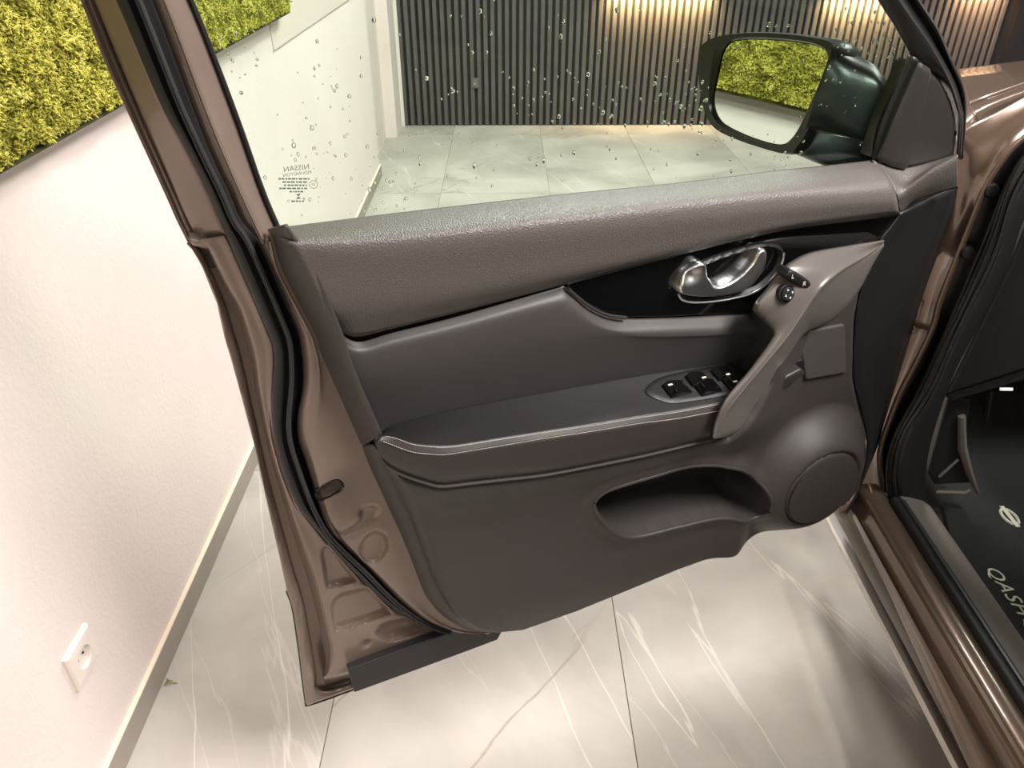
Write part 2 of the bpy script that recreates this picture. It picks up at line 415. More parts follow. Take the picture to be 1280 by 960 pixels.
parts = [box_vf((XW - .3, YF, -.05), (XW, 4.80, CEIL)), box_vf((XW - .3, 4.80, -.05), (XW - .08, 5.70, CEIL)), box_vf((XW - .3, 5.70, -.05), (XW, YB + .1, CEIL))]
v, f = merge(parts); obj('wall_left', v, f, 'wall', kind='structure', label='white plastered wall on the left, with a recess near the far corner', smooth=False)
bb = box('baseboard_left', (XW, YF, 0.0005), (XW + .0095, 4.80, .068), 'skirt', kind='structure', label='grey skirting strip along the white wall')
box('top_edge', (XW, YF, .068), (XW + .010, 4.80, .072), 'skirt_top', bb)
wb = box('wall_back', (XW - .3, YB, -.05), (XR, YB + .15, CEIL), 'slat_back', kind='structure', label='dark wall of narrow vertical slats at the far end')
PITCHS = .0515
sv, sf = [], []
prof = [(-.016, 0), (-.016, -.015), (-.012, -.020), (.012, -.020), (.016, -.015), (.016, 0)]
for z in (0.0, CEIL):
    for (px, py) in prof: sv.append((px, py, z))
npf = len(prof)
sf = [tuple(range(npf))[::-1], tuple(range(npf, 2 * npf))] + [(i, (i + 1) % npf, (i + 1) % npf + npf, i + npf) for i in range(npf)]
slat_me = bpy.data.meshes.new('slat'); slat_me.from_pydata(sv, [], sf); slat_me.materials.append(M['slat']); slat_me.update()
xs = XW + .03
while xs < 3.62:
    o = bpy.data.objects.new('slat', slat_me); COL.objects.link(o); o.parent = wb; o.location = Vector((xs, YB, .004)) - wb.location; xs += PITCHS
box('trim_1', (XW, YB - .035, 0), (XW + .022, YB, CEIL), 'wall_grey', kind='structure', label='white corner strip between white wall and slats')
box('wall_back_panel', (3.66, YB - .04, 0), (XR, YB, CEIL), 'dark', kind='structure', label='plain dark panel right of the slats')
box('wall_right', (XR, YF, -.05), (XR + .15, YB + .1, CEIL), 'wall_mid', kind='structure', label='grey wall at the right')
box('wall_front', (XW - .3, YF - .15, -.05), (XR, YF, CEIL), 'wall_mid', kind='structure', label='grey wall behind the viewer')
box('ceiling', (XW - .3, YF - .15, CEIL), (XR + .15, YB + .15, CEIL + .12), 'ceiling', kind='structure', label='dark grey ceiling with light panels')

for i, (x, y, sx, sy, w) in enumerate(LAMPS):
    where = ['above the car roof', 'ahead of the open car door', 'beyond the far side of the car', 'above the bonnet', 'near the white corner', 'behind the viewer'][i]
    t = thing('ceiling_light', (x, y, CEIL - .07), 'rectangular ceiling light panel ' + where, 'ceiling light', 'ceiling light panels')
    parts = [box_vf((x - sx / 2 - .02, y - sy / 2 - .02, CEIL - .07), (x - sx / 2, y + sy / 2 + .02, CEIL)), box_vf((x + sx / 2, y - sy / 2 - .02, CEIL - .07), (x + sx / 2 + .02, y + sy / 2 + .02, CEIL)),
             box_vf((x - sx / 2, y - sy / 2 - .02, CEIL - .07), (x + sx / 2, y - sy / 2, CEIL)), box_vf((x - sx / 2, y + sy / 2, CEIL - .07), (x + sx / 2, y + sy / 2 + .02, CEIL))]
    v, f = merge(parts); obj('frame', v, f, 'white_plastic', t, smooth=False)
    box('diffuser', (x - sx / 2, y - sy / 2, CEIL - .05), (x + sx / 2, y + sy / 2, CEIL - .03), 'lamp_panel', t)

# lamps added on the slat wall to give the slats a warm glow
for i, (wx, wz, lx, watts) in enumerate([(1.10, .905, .75, 22.0), (2.55, .88, .55, 20.0), (3.35, .98, .3, 11.0)]):
    t = thing('wall_lamp', (wx, YB - .06, wz), ['long black downlight on the slat wall beyond the window pane', 'black downlight on the slat wall above the door mirror', 'small black downlight at the right end of the slat wall'][i], 'wall lamp', 'downlights on the slat wall')
    v, f = merge([box_vf((wx - lx / 2, YB - .11, wz + .012), (wx + lx / 2, YB - .021, wz + .10)), box_vf((wx - lx / 2, YB - .11, wz), (wx + lx / 2, YB - .104, wz + .012)), box_vf((wx - lx / 2, YB - .027, wz), (wx + lx / 2, YB - .021, wz + .012))])
    obj('housing', v, f, 'lamp_black', t, smooth=False)
    box('diffuser', (wx - lx / 2 + .01, YB - .10, wz + .004), (wx + lx / 2 - .01, YB - .03, wz + .012), 'warm_panel', t)
    area_light('wall_lamp_light', (wx, YB - .085, wz - .001), lx - .02, .03, watts, (1, .60, .32), (math.radians(40), 0, 0)).data.spread = math.radians(135)
# switch plate on the slats
pc = ony(594, 104, YB - .03)
t = thing('wall_switch', (pc[0], YB - .03, pc[2] - .03), 'small grey switch plate on the dark slat wall', 'wall switch')
box('plate', (pc[0] - .03, YB - .034, pc[2] - .036), (pc[0] + .03, YB - .0205, pc[2] + .036), mat('switch_grey', (92, 90, 90), .4), t, bevel=.003)
box('rocker', (pc[0] - .018, YB - .038, pc[2] - .024), (pc[0] + .018, YB - .034, pc[2] + .024), mat('switch_rocker', (104, 101, 100), .4), t, bevel=.002)

# light board on the wall beyond the moss
pw0, pw1 = onx(352, 52, XW + .02), onx(424, 2, XW + .02)
wp = box('wall_board', (XW, pw0[1] - .05, 1.05), (XW + .007, 4.34, 2.4), 'white_plastic', label='plain white board on the wall beyond the moss panel', cat='wall board', bevel=.003)

# ------------------------------------------------------------------ moss panel
mx0, my0, my1, mz0, mz1 = XW, -1.6, 2.92, 1.157, 2.15
MB = .034
t = thing('moss_art', (XW + .02, (my0 + my1) / 2, mz0), 'large panel of yellow-green preserved moss on the white wall', 'moss panel')
box('bottom_rail', (XW, my0, mz0 - .003), (XW + MB + .014, my1, mz0 + .001), 'moss_back', t)  # rail added to draw a straight dark shadow line under the moss
box('backing_board', (XW, my0, mz0), (XW + MB, my1, mz1), 'moss_back', t)
def vnoise(x, y, seed=0):
    xi, yi = np.floor(x).astype(np.int64), np.floor(y).astype(np.int64); fx, fy = x - xi, y - yi
    h = lambda a, b: (((a * 374761393 + b * 668265263 + seed * 974711) ^ ((a * 374761393 + b * 668265263 + seed * 974711) >> 13)) * 1274126177 & 0xffff) / 32767.5 - 1
    u, w = fx * fx * (3 - 2 * fx), fy * fy * (3 - 2 * fy)
    return (h(xi, yi) * (1 - u) + h(xi + 1, yi) * u) * (1 - w) + (h(xi, yi + 1) * (1 - u) + h(xi + 1, yi + 1) * u) * w
def build_moss():
    gy, gz = 300, 64
    Yg, Zg = np.meshgrid(np.linspace(my0, my1, gy + 1), np.linspace(mz0, mz1, gz + 1), indexing='ij')
    h = .012 + .012 * vnoise(Yg * 45, Zg * 45, 1) + .004 * vnoise(Yg * 110, Zg * 110, 2); h = np.maximum(h, 0)
    h[0], h[-1], h[:, 0], h[:, -1] = 0, 0, 0, 0
    Vg = np.stack([XW + MB + h, Yg, Zg], 2).reshape(-1, 3)
    F = orient(Vg, grid_faces(gy + 1, gz + 1), V(1, 0, 0)); base = len(Vg)
    ys = np.concatenate([rng.uniform(.9, my1 - .01, 88000), rng.uniform(my0 + .01, .9, 52000)]); n = len(ys)
    zz = rng.uniform(0, 1, n); zs = mz0 + .008 + (mz1 - mz0 - .016) * np.where(rng.uniform(0, 1, n) < .62, zz * .42, zz)
    c = vnoise(ys * 45, zs * 45, 1); hole = vnoise(ys * 42, zs * 42, 5); deep = hole < -.80
    h = np.maximum(.016 + .012 * c + rng.uniform(-.002, .009, n) - .016 * deep, .004)
    L = rng.uniform(.006, .013, n); W = L * rng.uniform(.12, .26, n); a = rng.uniform(0, 2 * math.pi, n)
    d = np.stack([rng.uniform(.3, 1.4, n), np.cos(a), np.sin(a) + .25], 1); d /= np.linalg.norm(d, axis=1)[:, None]
    s_ = np.cross(d, rng.normal(size=(n, 3))); s_ /= np.linalg.norm(s_, axis=1)[:, None]; u = np.cross(d, s_)
    o = np.stack([XW + MB + h, ys, np.maximum(zs, mz0 + .008)], 1); L, W = L[:, None], W[:, None]
    Va = np.stack([o - d * L * .4, o + s_ * W, o + u * W, o - s_ * W, o - u * W, o + d * L * .6], 1).reshape(-1, 3)
    tn = rng.uniform(-.10, .18, n) + .10 * c - .22 * deep + .10 * vnoise(ys * 7, zs * 7, 9)
    tl = np.stack([tn - .16, tn, tn, tn, tn, tn + .12], 1).ravel()
    q = np.array([(0, 2, 1), (0, 3, 2), (0, 4, 3), (0, 1, 4), (5, 1, 2), (5, 2, 3), (5, 3, 4), (5, 4, 1)])
    Fa = (base + 6 * np.arange(n)[:, None, None] + q[None]).reshape(-1, 3)
    o = obj('moss', np.vstack([Vg, Va]), list(F) + Fa.tolist(), 'moss', t, smooth=False, kind='stuff')
    at = o.data.attributes.new('tone', 'FLOAT', 'POINT'); at.data.foreach_set('value', np.concatenate([np.full(base, -.30), tl]))
build_moss()
# a scrap of moss fallen on the tiles
pc = onz(210, 853, .004)
parts = []
for k in range(26):
    a = rng.uniform(0, 6.28); r = rng.uniform(0, .008); q = V(pc[0] + r * math.cos(a), pc[1] + r * math.sin(a), .0035 + rng.uniform(0, .006))
    d = rng.normal(size=3); d /= np.linalg.norm(d); d *= rng.uniform(.003, .006)
    parts.append(prism([q - d * .6, q + np.cross(d, V(0, 0, 1)) * .35 - V(0, 0, .001), q + d * .6], V(0, 0, .0016)))
parts.append(tube([pc + V(.004, 0, -.001), pc + V(.013, .001, -.0015), pc + V(.020, .000, -.002)], .0011, 5))
v, f = merge(parts); v = np.array(v); v[:, 2] += .0002 - v[:, 2].min()
o = obj('moss_scrap', v, f, 'moss', smooth=False, label='tiny green scrap of moss lying on the tiles by the skirting', cat='moss scrap')

# wall socket
pc = onx(106, 821, XW + .01); sy, sz = pc[1], pc[2]
t = thing('wall_socket', (XW + .006, sy, sz - .042), 'white square power socket low on the white wall', 'socket')
ring = [(math.cos(a) * .0215, math.sin(a) * .0215) for a in np.linspace(0, 2 * math.pi, 25)[:-1]]
def sq(h, n=24):
    out = []
    for a in np.linspace(0, 2 * math.pi, n + 1)[:-1]:
        c, s = math.cos(a), math.sin(a); k = h / max(abs(c), abs(s)); out.append((c * k, s * k))
    return out
lev = [(sq(.0425), 0), (sq(.0425), .006), (sq(.039), .010), (sq(.029), .011), ([(a * .0222 / .0215, b * .0222 / .0215) for a, b in ring], .011), (ring, .0095), ([(a * .95, b * .95) for a, b in ring], .0015)]
Vt = []; n = 24
for pts, h in lev: Vt += [(XW + h, sy + p[0], sz + p[1]) for p in pts]
F = [(i * n + k, i * n + (k + 1) % n, (i + 1) * n + (k + 1) % n, (i + 1) * n + k) for i in range(len(lev) - 1) for k in range(n)] + [tuple((len(lev) - 1) * n + k for k in range(n))]
obj('cover_plate', Vt, orient(Vt, F, V(1, 0, 0)), 'white_plastic', t, smooth=False)
for dy, dz in ((-.0095, 0), (.0095, 0), (0, .012)):
    v, f = lathe([(.0027, .0018), (.0027, .003)], V(XW, sy + dy, sz + dz), V(1, 0, 0), 12); obj('pin_hole', v, f, 'dark', t)

# ================================================================== THE CAR
car = thing('car', (1.65, .4, 0), 'brown metallic car with its front door standing wide open', 'car')
# --- traced edges of the door (pixel of the photo, layer of the door)
A_up = [(36, -150), (101, 0), (127, 67), (155, 130), (205, 240), (220, 274), (235, 304)]
B_up = [(52, -150), (118, 0), (172, 130), (220, 240), (236, 280), (248, 301)]
C_up = [(80, -150), (147, 0), (200, 125), (230, 180), (260, 238), (284, 294)]
D_up = [(125, -150), (190, 0), (255, 172), (286, 240), (302, 276), (323, 299)]
E_up = [(140, -150), (205, 0), (262, 150), (300, 240), (330, 304)]
F_up = [(175, -150), (240, 0), (267, 67), (300, 155), (330, 240), (354, 296)]
A_low = [(235, 304), (254, 337), (271, 379), (280, 420), (288, 447), (301, 494), (316, 550), (335, 635), (348, 691), (359, 740), (366, 761), (374, 814), (382, 876), (388, 880), (448, 859)]
B_low = [(248, 301), (259, 307), (267, 322), (282, 352), (299, 382), (306, 400), (318, 443), (324, 484), (333, 531), (342, 569), (352, 601), (374, 667), (391, 716), (401, 752), (408, 782), (414, 810), (411, 836), (406, 848), (446, 840)]
C_low = [(284, 294), (310, 354), (338, 420), (342, 430), (344, 451), (341, 494), (341, 520), (344, 550), (352, 580), (357, 597), (374, 635), (395, 661), (425, 697), (447, 719), (481, 752), (511, 773), (545, 788), (566, 794)]
D_low = [(323, 299), (351, 360), (369, 405), (376, 428), (380, 475), (373, 520), (374, 550), (384, 580), (393, 609), (408, 657), (432, 684), (462, 712), (496, 748), (530, 777), (562, 790), (592, 793)]
E_low = [(338, 302), (348, 341), (384, 410), (393, 432), (399, 462), (398, 494), (391, 546), (397, 580), (408, 620), (424, 660), (448, 690), (480, 722), (510, 752), (540, 776), (568, 788), (596, 793)]
G_up = [(334, 287), (340, 302), (351, 341), (390, 416), (399, 443), (425, 501), (451, 560)]
G_low = [(451, 557), (459, 580), (485, 637), (507, 687), (526, 736), (535, 752), (553, 771), (575, 784), (596, 790), (612, 790)]
H_up = [(352, 283), (362, 298), (383, 328), (419, 412), (436, 462), (462, 524), (472, 546)]
H_low = [(468, 557), (476, 572), (489, 597), (515, 650), (537, 710), (545, 730), (566, 765), (590, 781), (605, 786), (622, 786)]

# --- door: outer skin is the part itself, everything on the door hangs below it
skin_px = [DS(x, y, -.07) for x, y in (A_low[1:12] + [(382, 874)])]
skin = [tuple(p) for p in skin_px] + [(1.10, .285), (.75, .29), (.35, .305), (.06, .33), (.025, .40), (.02, .75), (.03, 1.07), (.10, 1.10)]
sk3 = [DW(s, -.07, z) for s, z in skin]
v, f = prism(sk3, -ND * .014)
door = obj('front_door', v, f, 'paint', car, smooth=False, label='open front door seen from the cabin side')
dd = door
# window frame behind the glass
loft('frame_moulding', [curve(A_up, -.062), curve([(a[0] + 4, a[1]) for a in A_up], -.050), curve([(a[0] + 7, a[1]) for a in A_up], -.060), curve([(a[0] + 11, a[1]) for a in A_up], -.048), curve(B_up, -.056)], 'paint_jamb', dd, m=50, k=4)
loft('frame_face', [curve(B_up, -.056), curve([(b[0] * .96 + c[0] * .04, b[1] * .96 + c[1] * .04) for b, c in zip(resample(curve(B_up, 0), 12), resample(curve(C_up, 0), 12))], -.046), curve(C_up, -.022)], 'paint_jamb', dd, m=50, k=5)
loft('frame_inner_flange', [curve(D_up, -.020), curve([(d[0] + 6, d[1]) for d in D_up], -.006), curve([(e[0] - 3, e[1]) for e in E_up], -.004), curve(E_up, .004), curve([(e[0] + 5, e[1]) for e in E_up], -.008), curve([(f_[0] - 6, f_[1]) for f_ in F_up], -.022), curve(F_up, -.032)], 'paint_jamb', dd, m=50, k=3)
def offs(c, dx): return [(p[0] + dx, p[1]) for p in c]
loft('glass_run_seal', [curve(offs(F_up, -5), -.022), curve(offs(F_up, -2), -.018), curve(offs(F_up, 1.5), -.022), curve(offs(F_up, 2.5), -.034)], 'seal_edge', dd, m=50, k=3)
# weatherstrip running down the whole shut edge
Cs = resample(curve(C_up[:-1] + C_low, 0), 90); Ds = resample(curve(D_up[:-1] + D_low[:-1], 0), 90)
def mixc_(t, n): return [(c[0] * (1 - t) + d[0] * t, c[1] * (1 - t) + d[1] * t, n) for c, d in zip(Cs, Ds)]
loft('weatherstrip', [mixc_(-.05, -.026), mixc_(.0, -.010), mixc_(.28, -.005), mixc_(.50, -.010), mixc_(.62, .002), mixc_(.72, -.016), mixc_(1.05, -.030)], 'rubber', dd, m=140, k=3)
loft('seal_lip', [mixc_(.53, -.002), mixc_(.60, .0065), mixc_(.67, -.002)], 'rubber_light', dd, m=140, k=3)
# hem flange of the outer skin, with the sealed channel
def hem(x, y):
    return np.array([.0022 * mnoise.noise(Vector((a * .13, b * .045, 0))) + .0012 * mnoise.noise(Vector((a * .3, b * .12, 5))) for a, b in zip(x, y)])
Ah = resample(curve(A_low, 0), 60); Bh = resample(curve(B_low, 0), 60)
def mixh(t, n): return [(c[0] * (1 - t) + d[0] * t, c[1] * (1 - t) + d[1] * t, n) for c, d in zip(Ah, Bh)]
loft('hem_flange', [mixh(0, -.068), mixh(.04, -.056), mixh(.30, -.060), mixh(.42, -.066), mixh(.50, -.078), mixh(.72, -.076), mixh(.90, -.052), mixh(1, -.036)], 'paint_jamb', dd, m=150, k=4, disp=hem)
v, f = tube([DP(x, y, -.068) for x, y, _ in resample(curve([(p[0] + 1, p[1] - 1) for p in A_low[9:]], 0), 40)], .0040, 8); obj('edge_seal', v, f, 'seal_edge', dd)
# painted shut face with pressed shapes
def press(polys):
    P = [(smooth_poly(np.array(q, float), 6), dep, w) for q, dep, w in polys]
    def fn(x, y):
        p = np.stack([x, y], 1); r = np.zeros(len(p))
        for q, dep, w in P:
            near = (p[:, 0] > q[:, 0].min() - w) & (p[:, 0] < q[:, 0].max() + w) & (p[:, 1] > q[:, 1].min() - w) & (p[:, 1] < q[:, 1].max() + w)
            if not near.any(): continue
            pp = p[near]; d, _ = edge_dist(q, pp); sg = np.where(inside(q, pp), d, -d)
            u = np.clip((sg + w * .3) / w, 0, 1); r[near] += dep * u * u * (3 - 2 * u)
        return r
    return fn
pL = press([([(402, 687), (413, 684), (428, 703), (444, 722), (443, 728), (416, 735), (408, 734), (404, 712)], -.011, 7),
            ([(414, 756), (424, 743), (442, 738), (460, 735), (474, 750), (486, 763), (483, 769), (428, 787), (418, 785)], -.011, 7),
            ([(470, 791), (480, 779), (510, 772), (526, 778), (535, 785), (530, 789), (494, 801), (480, 799)], -.011, 7),
            ([(452, 808), (455, 801), (462, 800), (464, 803), (458, 810)], -.004, 4)])
Bs = resample(curve(B_low, 0), 60); C2 = resample(curve(C_low, 0), 60)
def mixl(t, n): return [(c[0] * (1 - t) + d[0] * t, c[1] * (1 - t) + d[1] * t, n) for c, d in zip(Bs, C2)]
loft('shut_face', [mixl(0, -.036), mixl(.08, -.029), mixl(.5, -.026), mixl(.9, -.022), mixl(1.03, -.030)], 'paint_jamb', dd, m=260, k=22, disp=pL)
pR = press([([(467 + 18 * math.cos(a) - 3 * math.sin(a), 684 + 20 * math.sin(a)) for a in np.linspace(0, 2 * math.pi, 17)[:-1]], -.010, 7),
            ([(396, 614), (420, 600), (427, 610), (402, 625)], -.014, 3),
            ([(414, 655), (424, 664), (446, 650), (452, 634), (470, 632), (474, 642), (452, 664), (428, 676), (418, 668)], -.007, 8)])
Dr = resample(curve(D_low, 0), 60); Er = resample(curve(E_low, 0), 60); Gr = resample(curve(G_up[:-1] + G_low, 0), 60)
loft('inner_panel', [curve([(p[0] - 1, p[1]) for p in Dr], -.026), curve(Dr[:, :2], -.010), curve([((p[0] * .6 + q[0] * .4), (p[1] * .6 + q[1] * .4)) for p, q in zip(Dr, Er)], -.001), curve(Er[:, :2], .003), curve([((p[0] * .5 + q[0] * .5), (p[1] * .5 + q[1] * .5)) for p, q in zip(Er, Gr)], .001), curve([(p[0] + 4, p[1]) for p in Gr], .0)], 'paint_jamb', dd, m=220, k=14, disp=pR)
# latch opening bezel
lp = [DP(*p, .0) for p in smooth_poly([(395, 613), (421, 599), (428, 611), (402, 625)], 6)]
v, f = tube(lp, .0022, 6, closed=True); obj('latch_bezel', v, f, 'seal_edge', dd)
# kick strip under the trim
ks = [(435, 838), (480, 821), (562, 791), (612, 778), (628, 789), (622, 800), (590, 812), (520, 838), (443, 866)]
v, f = prism([DP(x, y, -.004) for x, y in ks], -ND * .016); obj('kick_strip', v, f, 'dark', dd, smooth=False, bevel=.002)
# grommet on the frame step
loft('frame_step', [curve([(236, 288), (248, 290), (258, 285)], -.046), curve([(238, 300), (256, 303), (285, 310)], -.034), curve([(240, 306), (262, 312), (290, 312)], -.042)], 'paint_jamb', dd, m=20, k=4)

# --- trim panel, band by band
T0 = [(343, 285), (430, 274), (520, 263), (700, 243), (850, 228), (960, 214), (1040, 206), (1091, 200)]
T1 = [(347, 293), (435, 283), (520, 274), (700, 254), (850, 238), (960, 226), (1040, 218), (1104, 212)]
T2 = [(358, 300), (440, 295), (520, 289), (700, 269), (850, 252), (960, 241), (1040, 235), (1116, 230)]
T3 = [(367, 308), (450, 312), (540, 306), (700, 288), (850, 272), (960, 260), (1050, 252), (1121, 248)]
T4 = [(383, 338), (470, 344), (560, 338), (700, 318), (850, 296), (960, 278), (1050, 266), (1123, 260)]
T5 = [(404, 384), (470, 384), (570, 370), (700, 346), (790, 327), (900, 302), (1000, 281), (1124, 265)]
T6 = [(418, 411), (445, 421), (490, 411), (570, 391), (700, 357), (790, 333), (900, 306), (1000, 285), (1126, 269)]
up_trim = loft('upper_trim', [curve(T0, -.024), curve(T1, .012), curve(T2, .043), curve(T3, .052), curve(T4, .050), curve(T5, .045), curve(T6, .027)], 'trim_sill', dd, m=120, k=6)
loft('upper_trim_edge', [curve(G_up, -.004), curve([(g[0] * .5 + h[0] * .5, g[1] * .5 + h[1] * .5) for g, h in zip(resample(curve(G_up, 0), 20), resample(curve(H_up, 0), 20))], .020), curve(H_up, .046), curve([(h[0] + 6, h[1] - 1) for h in H_up], .050, )], 'trim', dd, m=60, k=5)
Lc = [(417, 410), (446, 427), (490, 416), (570, 396), (690, 362), (708, 359), (731, 380), (757, 394), (783, 398), (835, 397), (900, 394), (950, 391)]
L2 = [(422, 424), (450, 437), (492, 428), (578, 408), (690, 380), (716, 384), (740, 400), (762, 409), (790, 412), (840, 411), (900, 409), (955, 405)]
L3 = [(432, 448), (470, 452), (520, 445), (600, 430), (700, 412), (760, 416), (800, 420), (850, 420), (900, 418), (955, 415)]
M1 = [(446, 480), (500, 476), (600, 457), (700, 438), (783, 428), (860, 425), (900, 423), (955, 420)]
M2 = [(470, 538), (488, 528), (534, 516), (575, 506), (680, 486), (800, 465), (867, 455), (950, 446)]
M3 = [(471, 545), (489, 536), (534, 524), (575, 514), (680, 494), (800, 473), (867, 463), (950, 454)]
loft('middle_panel', [curve(Lc, .020), curve(L2, .035), curve(L3, .038), curve(M1, .034), curve(M2, .018), curve(M3, .012)], 'fabric', dd, m=120, k=6)
# armrest
R0 = [(472, 548), (487, 531), (534, 518), (575, 508), (680, 488), (800, 467), (867, 457), (915, 450)]
S1 = [(474, 550), (481, 539), (506, 553), (530, 557), (560, 559), (590, 555), (627, 549), (680, 541), (740, 532), (800, 522), (847, 515), (900, 505), (915, 502)]
S2 = [(473, 552), (477, 546), (504, 561), (526, 566), (556, 568), (590, 563), (627, 557), (680, 548), (740, 539), (800, 529), (847, 523), (900, 513), (915, 510)]
P1 = [(471, 556), (478, 570), (504, 582), (530, 590), (555, 595), (590, 590), (627, 585), (680, 580), (740, 569), (800, 557), (847, 546), (900, 534), (913, 531)]
P0 = [(471, 558), (485, 581), (506, 593), (530, 601), (552, 606), (590, 602), (627, 598), (680, 592), (740, 581), (800, 569), (847, 558), (895, 546), (908, 542)]
S1r = [(476, 545), (492, 547), (515, 555), (535, 558)] + S1[4:]
S2r = [(474, 550), (488, 555), (512, 564), (532, 567)] + S2[4:]
loft('armrest', [curve(R0, .012), curve([(478, 543), (496, 541), (530, 538), (570, 534), (680, 516), (800, 496), (867, 486), (915, 478)], .056), curve(S1r, .096)], 'armrest', dd, m=110, k=7)
loft('armrest_edge', [curve(S1r, .096), curve(S2r, .101)], 'armrest_side', dd, m=110, k=5)
loft('armrest_side', [curve(S2r, .101), curve(P1, .101), curve(P0, .090)], 'armrest_side', dd, m=110, k=6)
def stitch_row(c, n):
    R = resample(curve(c, n), 165); parts = []
    for i in range(2, 158):
        a, b = DP(*(R[i] * .92 + R[i + 1] * .08)), DP(*(R[i] * .22 + R[i + 1] * .78)); parts.append(tube([a, (a + b) / 2 + ND * .0005, b], [.0004, .0007, .0004], 5))
    v, f = merge(parts); obj('stitching', v, f, 'thread', dd, kind='stuff')
stitch_row(S1r, .0968); stitch_row(S2r, .1018)

# --- lower panel: one moulding with pocket, bottle bulge and speaker pod
P0s = [DS(x, y, .092) for x, y in P0[:-1]]
low_px = [(907, 541, .07), (930, 505, .06), (946, 470, .05), (950, 430, .04), (944, 388, .03), (972, 368, .03), (1005, 340, .03), (1055, 326, .03), (1102, 312, .03), (1098, 322, .03), (1078, 365, .03), (1072, 400, .03), (1070, 470, .03), (1080, 520, .03), (1088, 560, .03), (1078, 610, .03), (1058, 640, .04), (1020, 655, .05), (986, 668, .055), (945, 690, .065), (920, 700, .065), (882, 707, .06), (845, 718, .055), (782, 743, .05), (720, 767, .045), (650, 789, .04), (615, 790, .04), (590, 783, .04), (566, 766, .04), (545, 731, .04), (537, 711, .04), (515, 651, .04), (489, 598, .045), (476, 572, .06)]
lowp = np.array([tuple(p) for p in P0s[1:]] + [tuple(DS(x, y, n)) for x, y, n in low_px])
pk = smooth_poly(pxpoly([(748, 621), (743, 634), (754, 653), (773, 669), (798, 672), (845, 661), (892, 650), (916, 648), (934, 650), (952, 643), (959, 627), (956, 611), (938, 594), (915, 585), (861, 579), (814, 592), (766, 608)], .066), 4)
spc = DS(1028, 611, .088); SPR = .080
armz = np.array(P0s)
def low_fn(p, d):
    s, z = p[:, 0], p[:, 1]
    zt = np.interp(s, armz[::-1, 0], armz[::-1, 1])              # lower edge of the armrest over each s
    below = np.clip((zt - z) / .10, 0, 1)
    base = .088 - .030 * (below * below * (3 - 2 * below)) - .018 * np.clip((.62 - z) / .3, 0, 1)
    right = np.clip((.42 - s) / .16, 0, 1); right = right * right * (3 - 2 * right)
    base = base * (1 - right) + .034 * right
    lead = np.clip((s - np.interp(z, [.33, .86], [.80, .985])) / .05, -1, 1)
    base = base + .012 * np.exp(-((z - .47) / .07) ** 2) * (1 - right)
    dp, _ = edge_dist(pk, p); ins = inside(pk, p); sd = np.where(ins, dp, -dp)
    base = base + .009 * np.exp(-(sd / .014) ** 2) * (~ins)
    bc = DS(925, 676, .07); base = base + .016 * np.exp(-((s - bc[0]) / .032) ** 2) * np.clip((.60 - z) / .1, 0, 1)
    r = np.hypot(s - spc[0], z - spc[1]); u = np.clip((SPR + .075 - r) / .075, 0, 1); u = u * u * (3 - 2 * u)
    base = base * (1 - u) + .090 * u
    groove = np.exp(-((r - SPR) / .003) ** 2); base = base - .006 * groove
    e = np.clip(sd / .010, 0, 1); base = base * (1 - e) + (-.045) * e
    return base - .02 * (1 - np.clip(d / .016, 0, 1)) ** 2
low = field('lower_panel', lowp, low_fn, .0034, 'trim_lower', dd, back=-.02)
lip = smooth_poly(pk, 2)
v, f = tube([DW(q[0], h - .0012, q[1]) for q, h in zip(lip, low_fn(lip + (lip - lip.mean(0)) * .012, np.full(len(lip), 1.)))], .0034, 8, closed=True); obj('pocket_lip', v, f, 'trim_lower', dd)
v, f = lathe([(SPR - .004, .080), (SPR - .003, .0925), (SPR - .012, .0945), (.0005, .0945)], DW(spc[0], 0, spc[1]), ND, 48); obj('speaker_grille', v, f, 'grille', dd)
loft('lower_trim_edge', [curve(G_low, -.004), curve([(g[0] * .5 + h[0] * .5, g[1] * .5 + h[1] * .5) for g, h in zip(resample(curve(G_low, 0), 30), resample(curve(H_low, 0), 30))], .016), curve(H_low, .024), curve([(h[0] + 5, h[1] - 1) for h in H_low], .018)], 'trim', dd, m=70, k=5)
v, f = tube([DP(x, y, .093) for x, y, _ in resample(curve([(p[0], p[1] + 2) for p in P0[:-1]], 0), 90)], .0022, 6); obj('trim_bead', v, f, 'trim', dd)

# --- piano black insert with the inner door handle
ins_px = [(708, 355), (722, 350), (790, 332), (900, 304), (1000, 283), (1126, 268), (1118, 290), (1055, 309), (1014, 318), (985, 334), (950, 392), (900, 393), (835, 396), (783, 397), (757, 392), (731, 378), (711, 361)]
v, f = prism([DP(x, y, .022) for x, y in ins_px], -ND * .03); obj('insert_panel', v, f, 'black_gloss', dd, smooth=False, bevel=.002)
v, f = tube([DP(x, y, .028) for x, y, _ in resample(curve([(783, 397), (757, 393), (731, 379), (711, 361), (709, 355), (722, 350), (790, 332), (900, 304), (1000, 283), (1124, 268)], 0), 80)], .0026, 6); obj('insert_bead', v, f, 'frame_dark', dd)
bez = smooth_poly(pxpoly([(847, 364), (852, 374), (866, 378), (890, 377), (916, 373), (946, 364), (968, 345), (978, 328), (980, 315), (972, 305), (950, 303), (910, 314), (874, 328), (855, 345)], .024), 4)
cupc = DS(912, 338, .03)
def bez_fn(p, d):
    t = np.clip(d / .010, 0, 1); return .022 + .007 * np.sin(np.pi * np.clip(d / .010, 0, 1)) - .030 * np.clip((d - .009) / .02, 0, 1)
field('handle_cup', bez, bez_fn, .0028, 'black', dd, back=-.0, angle=60)
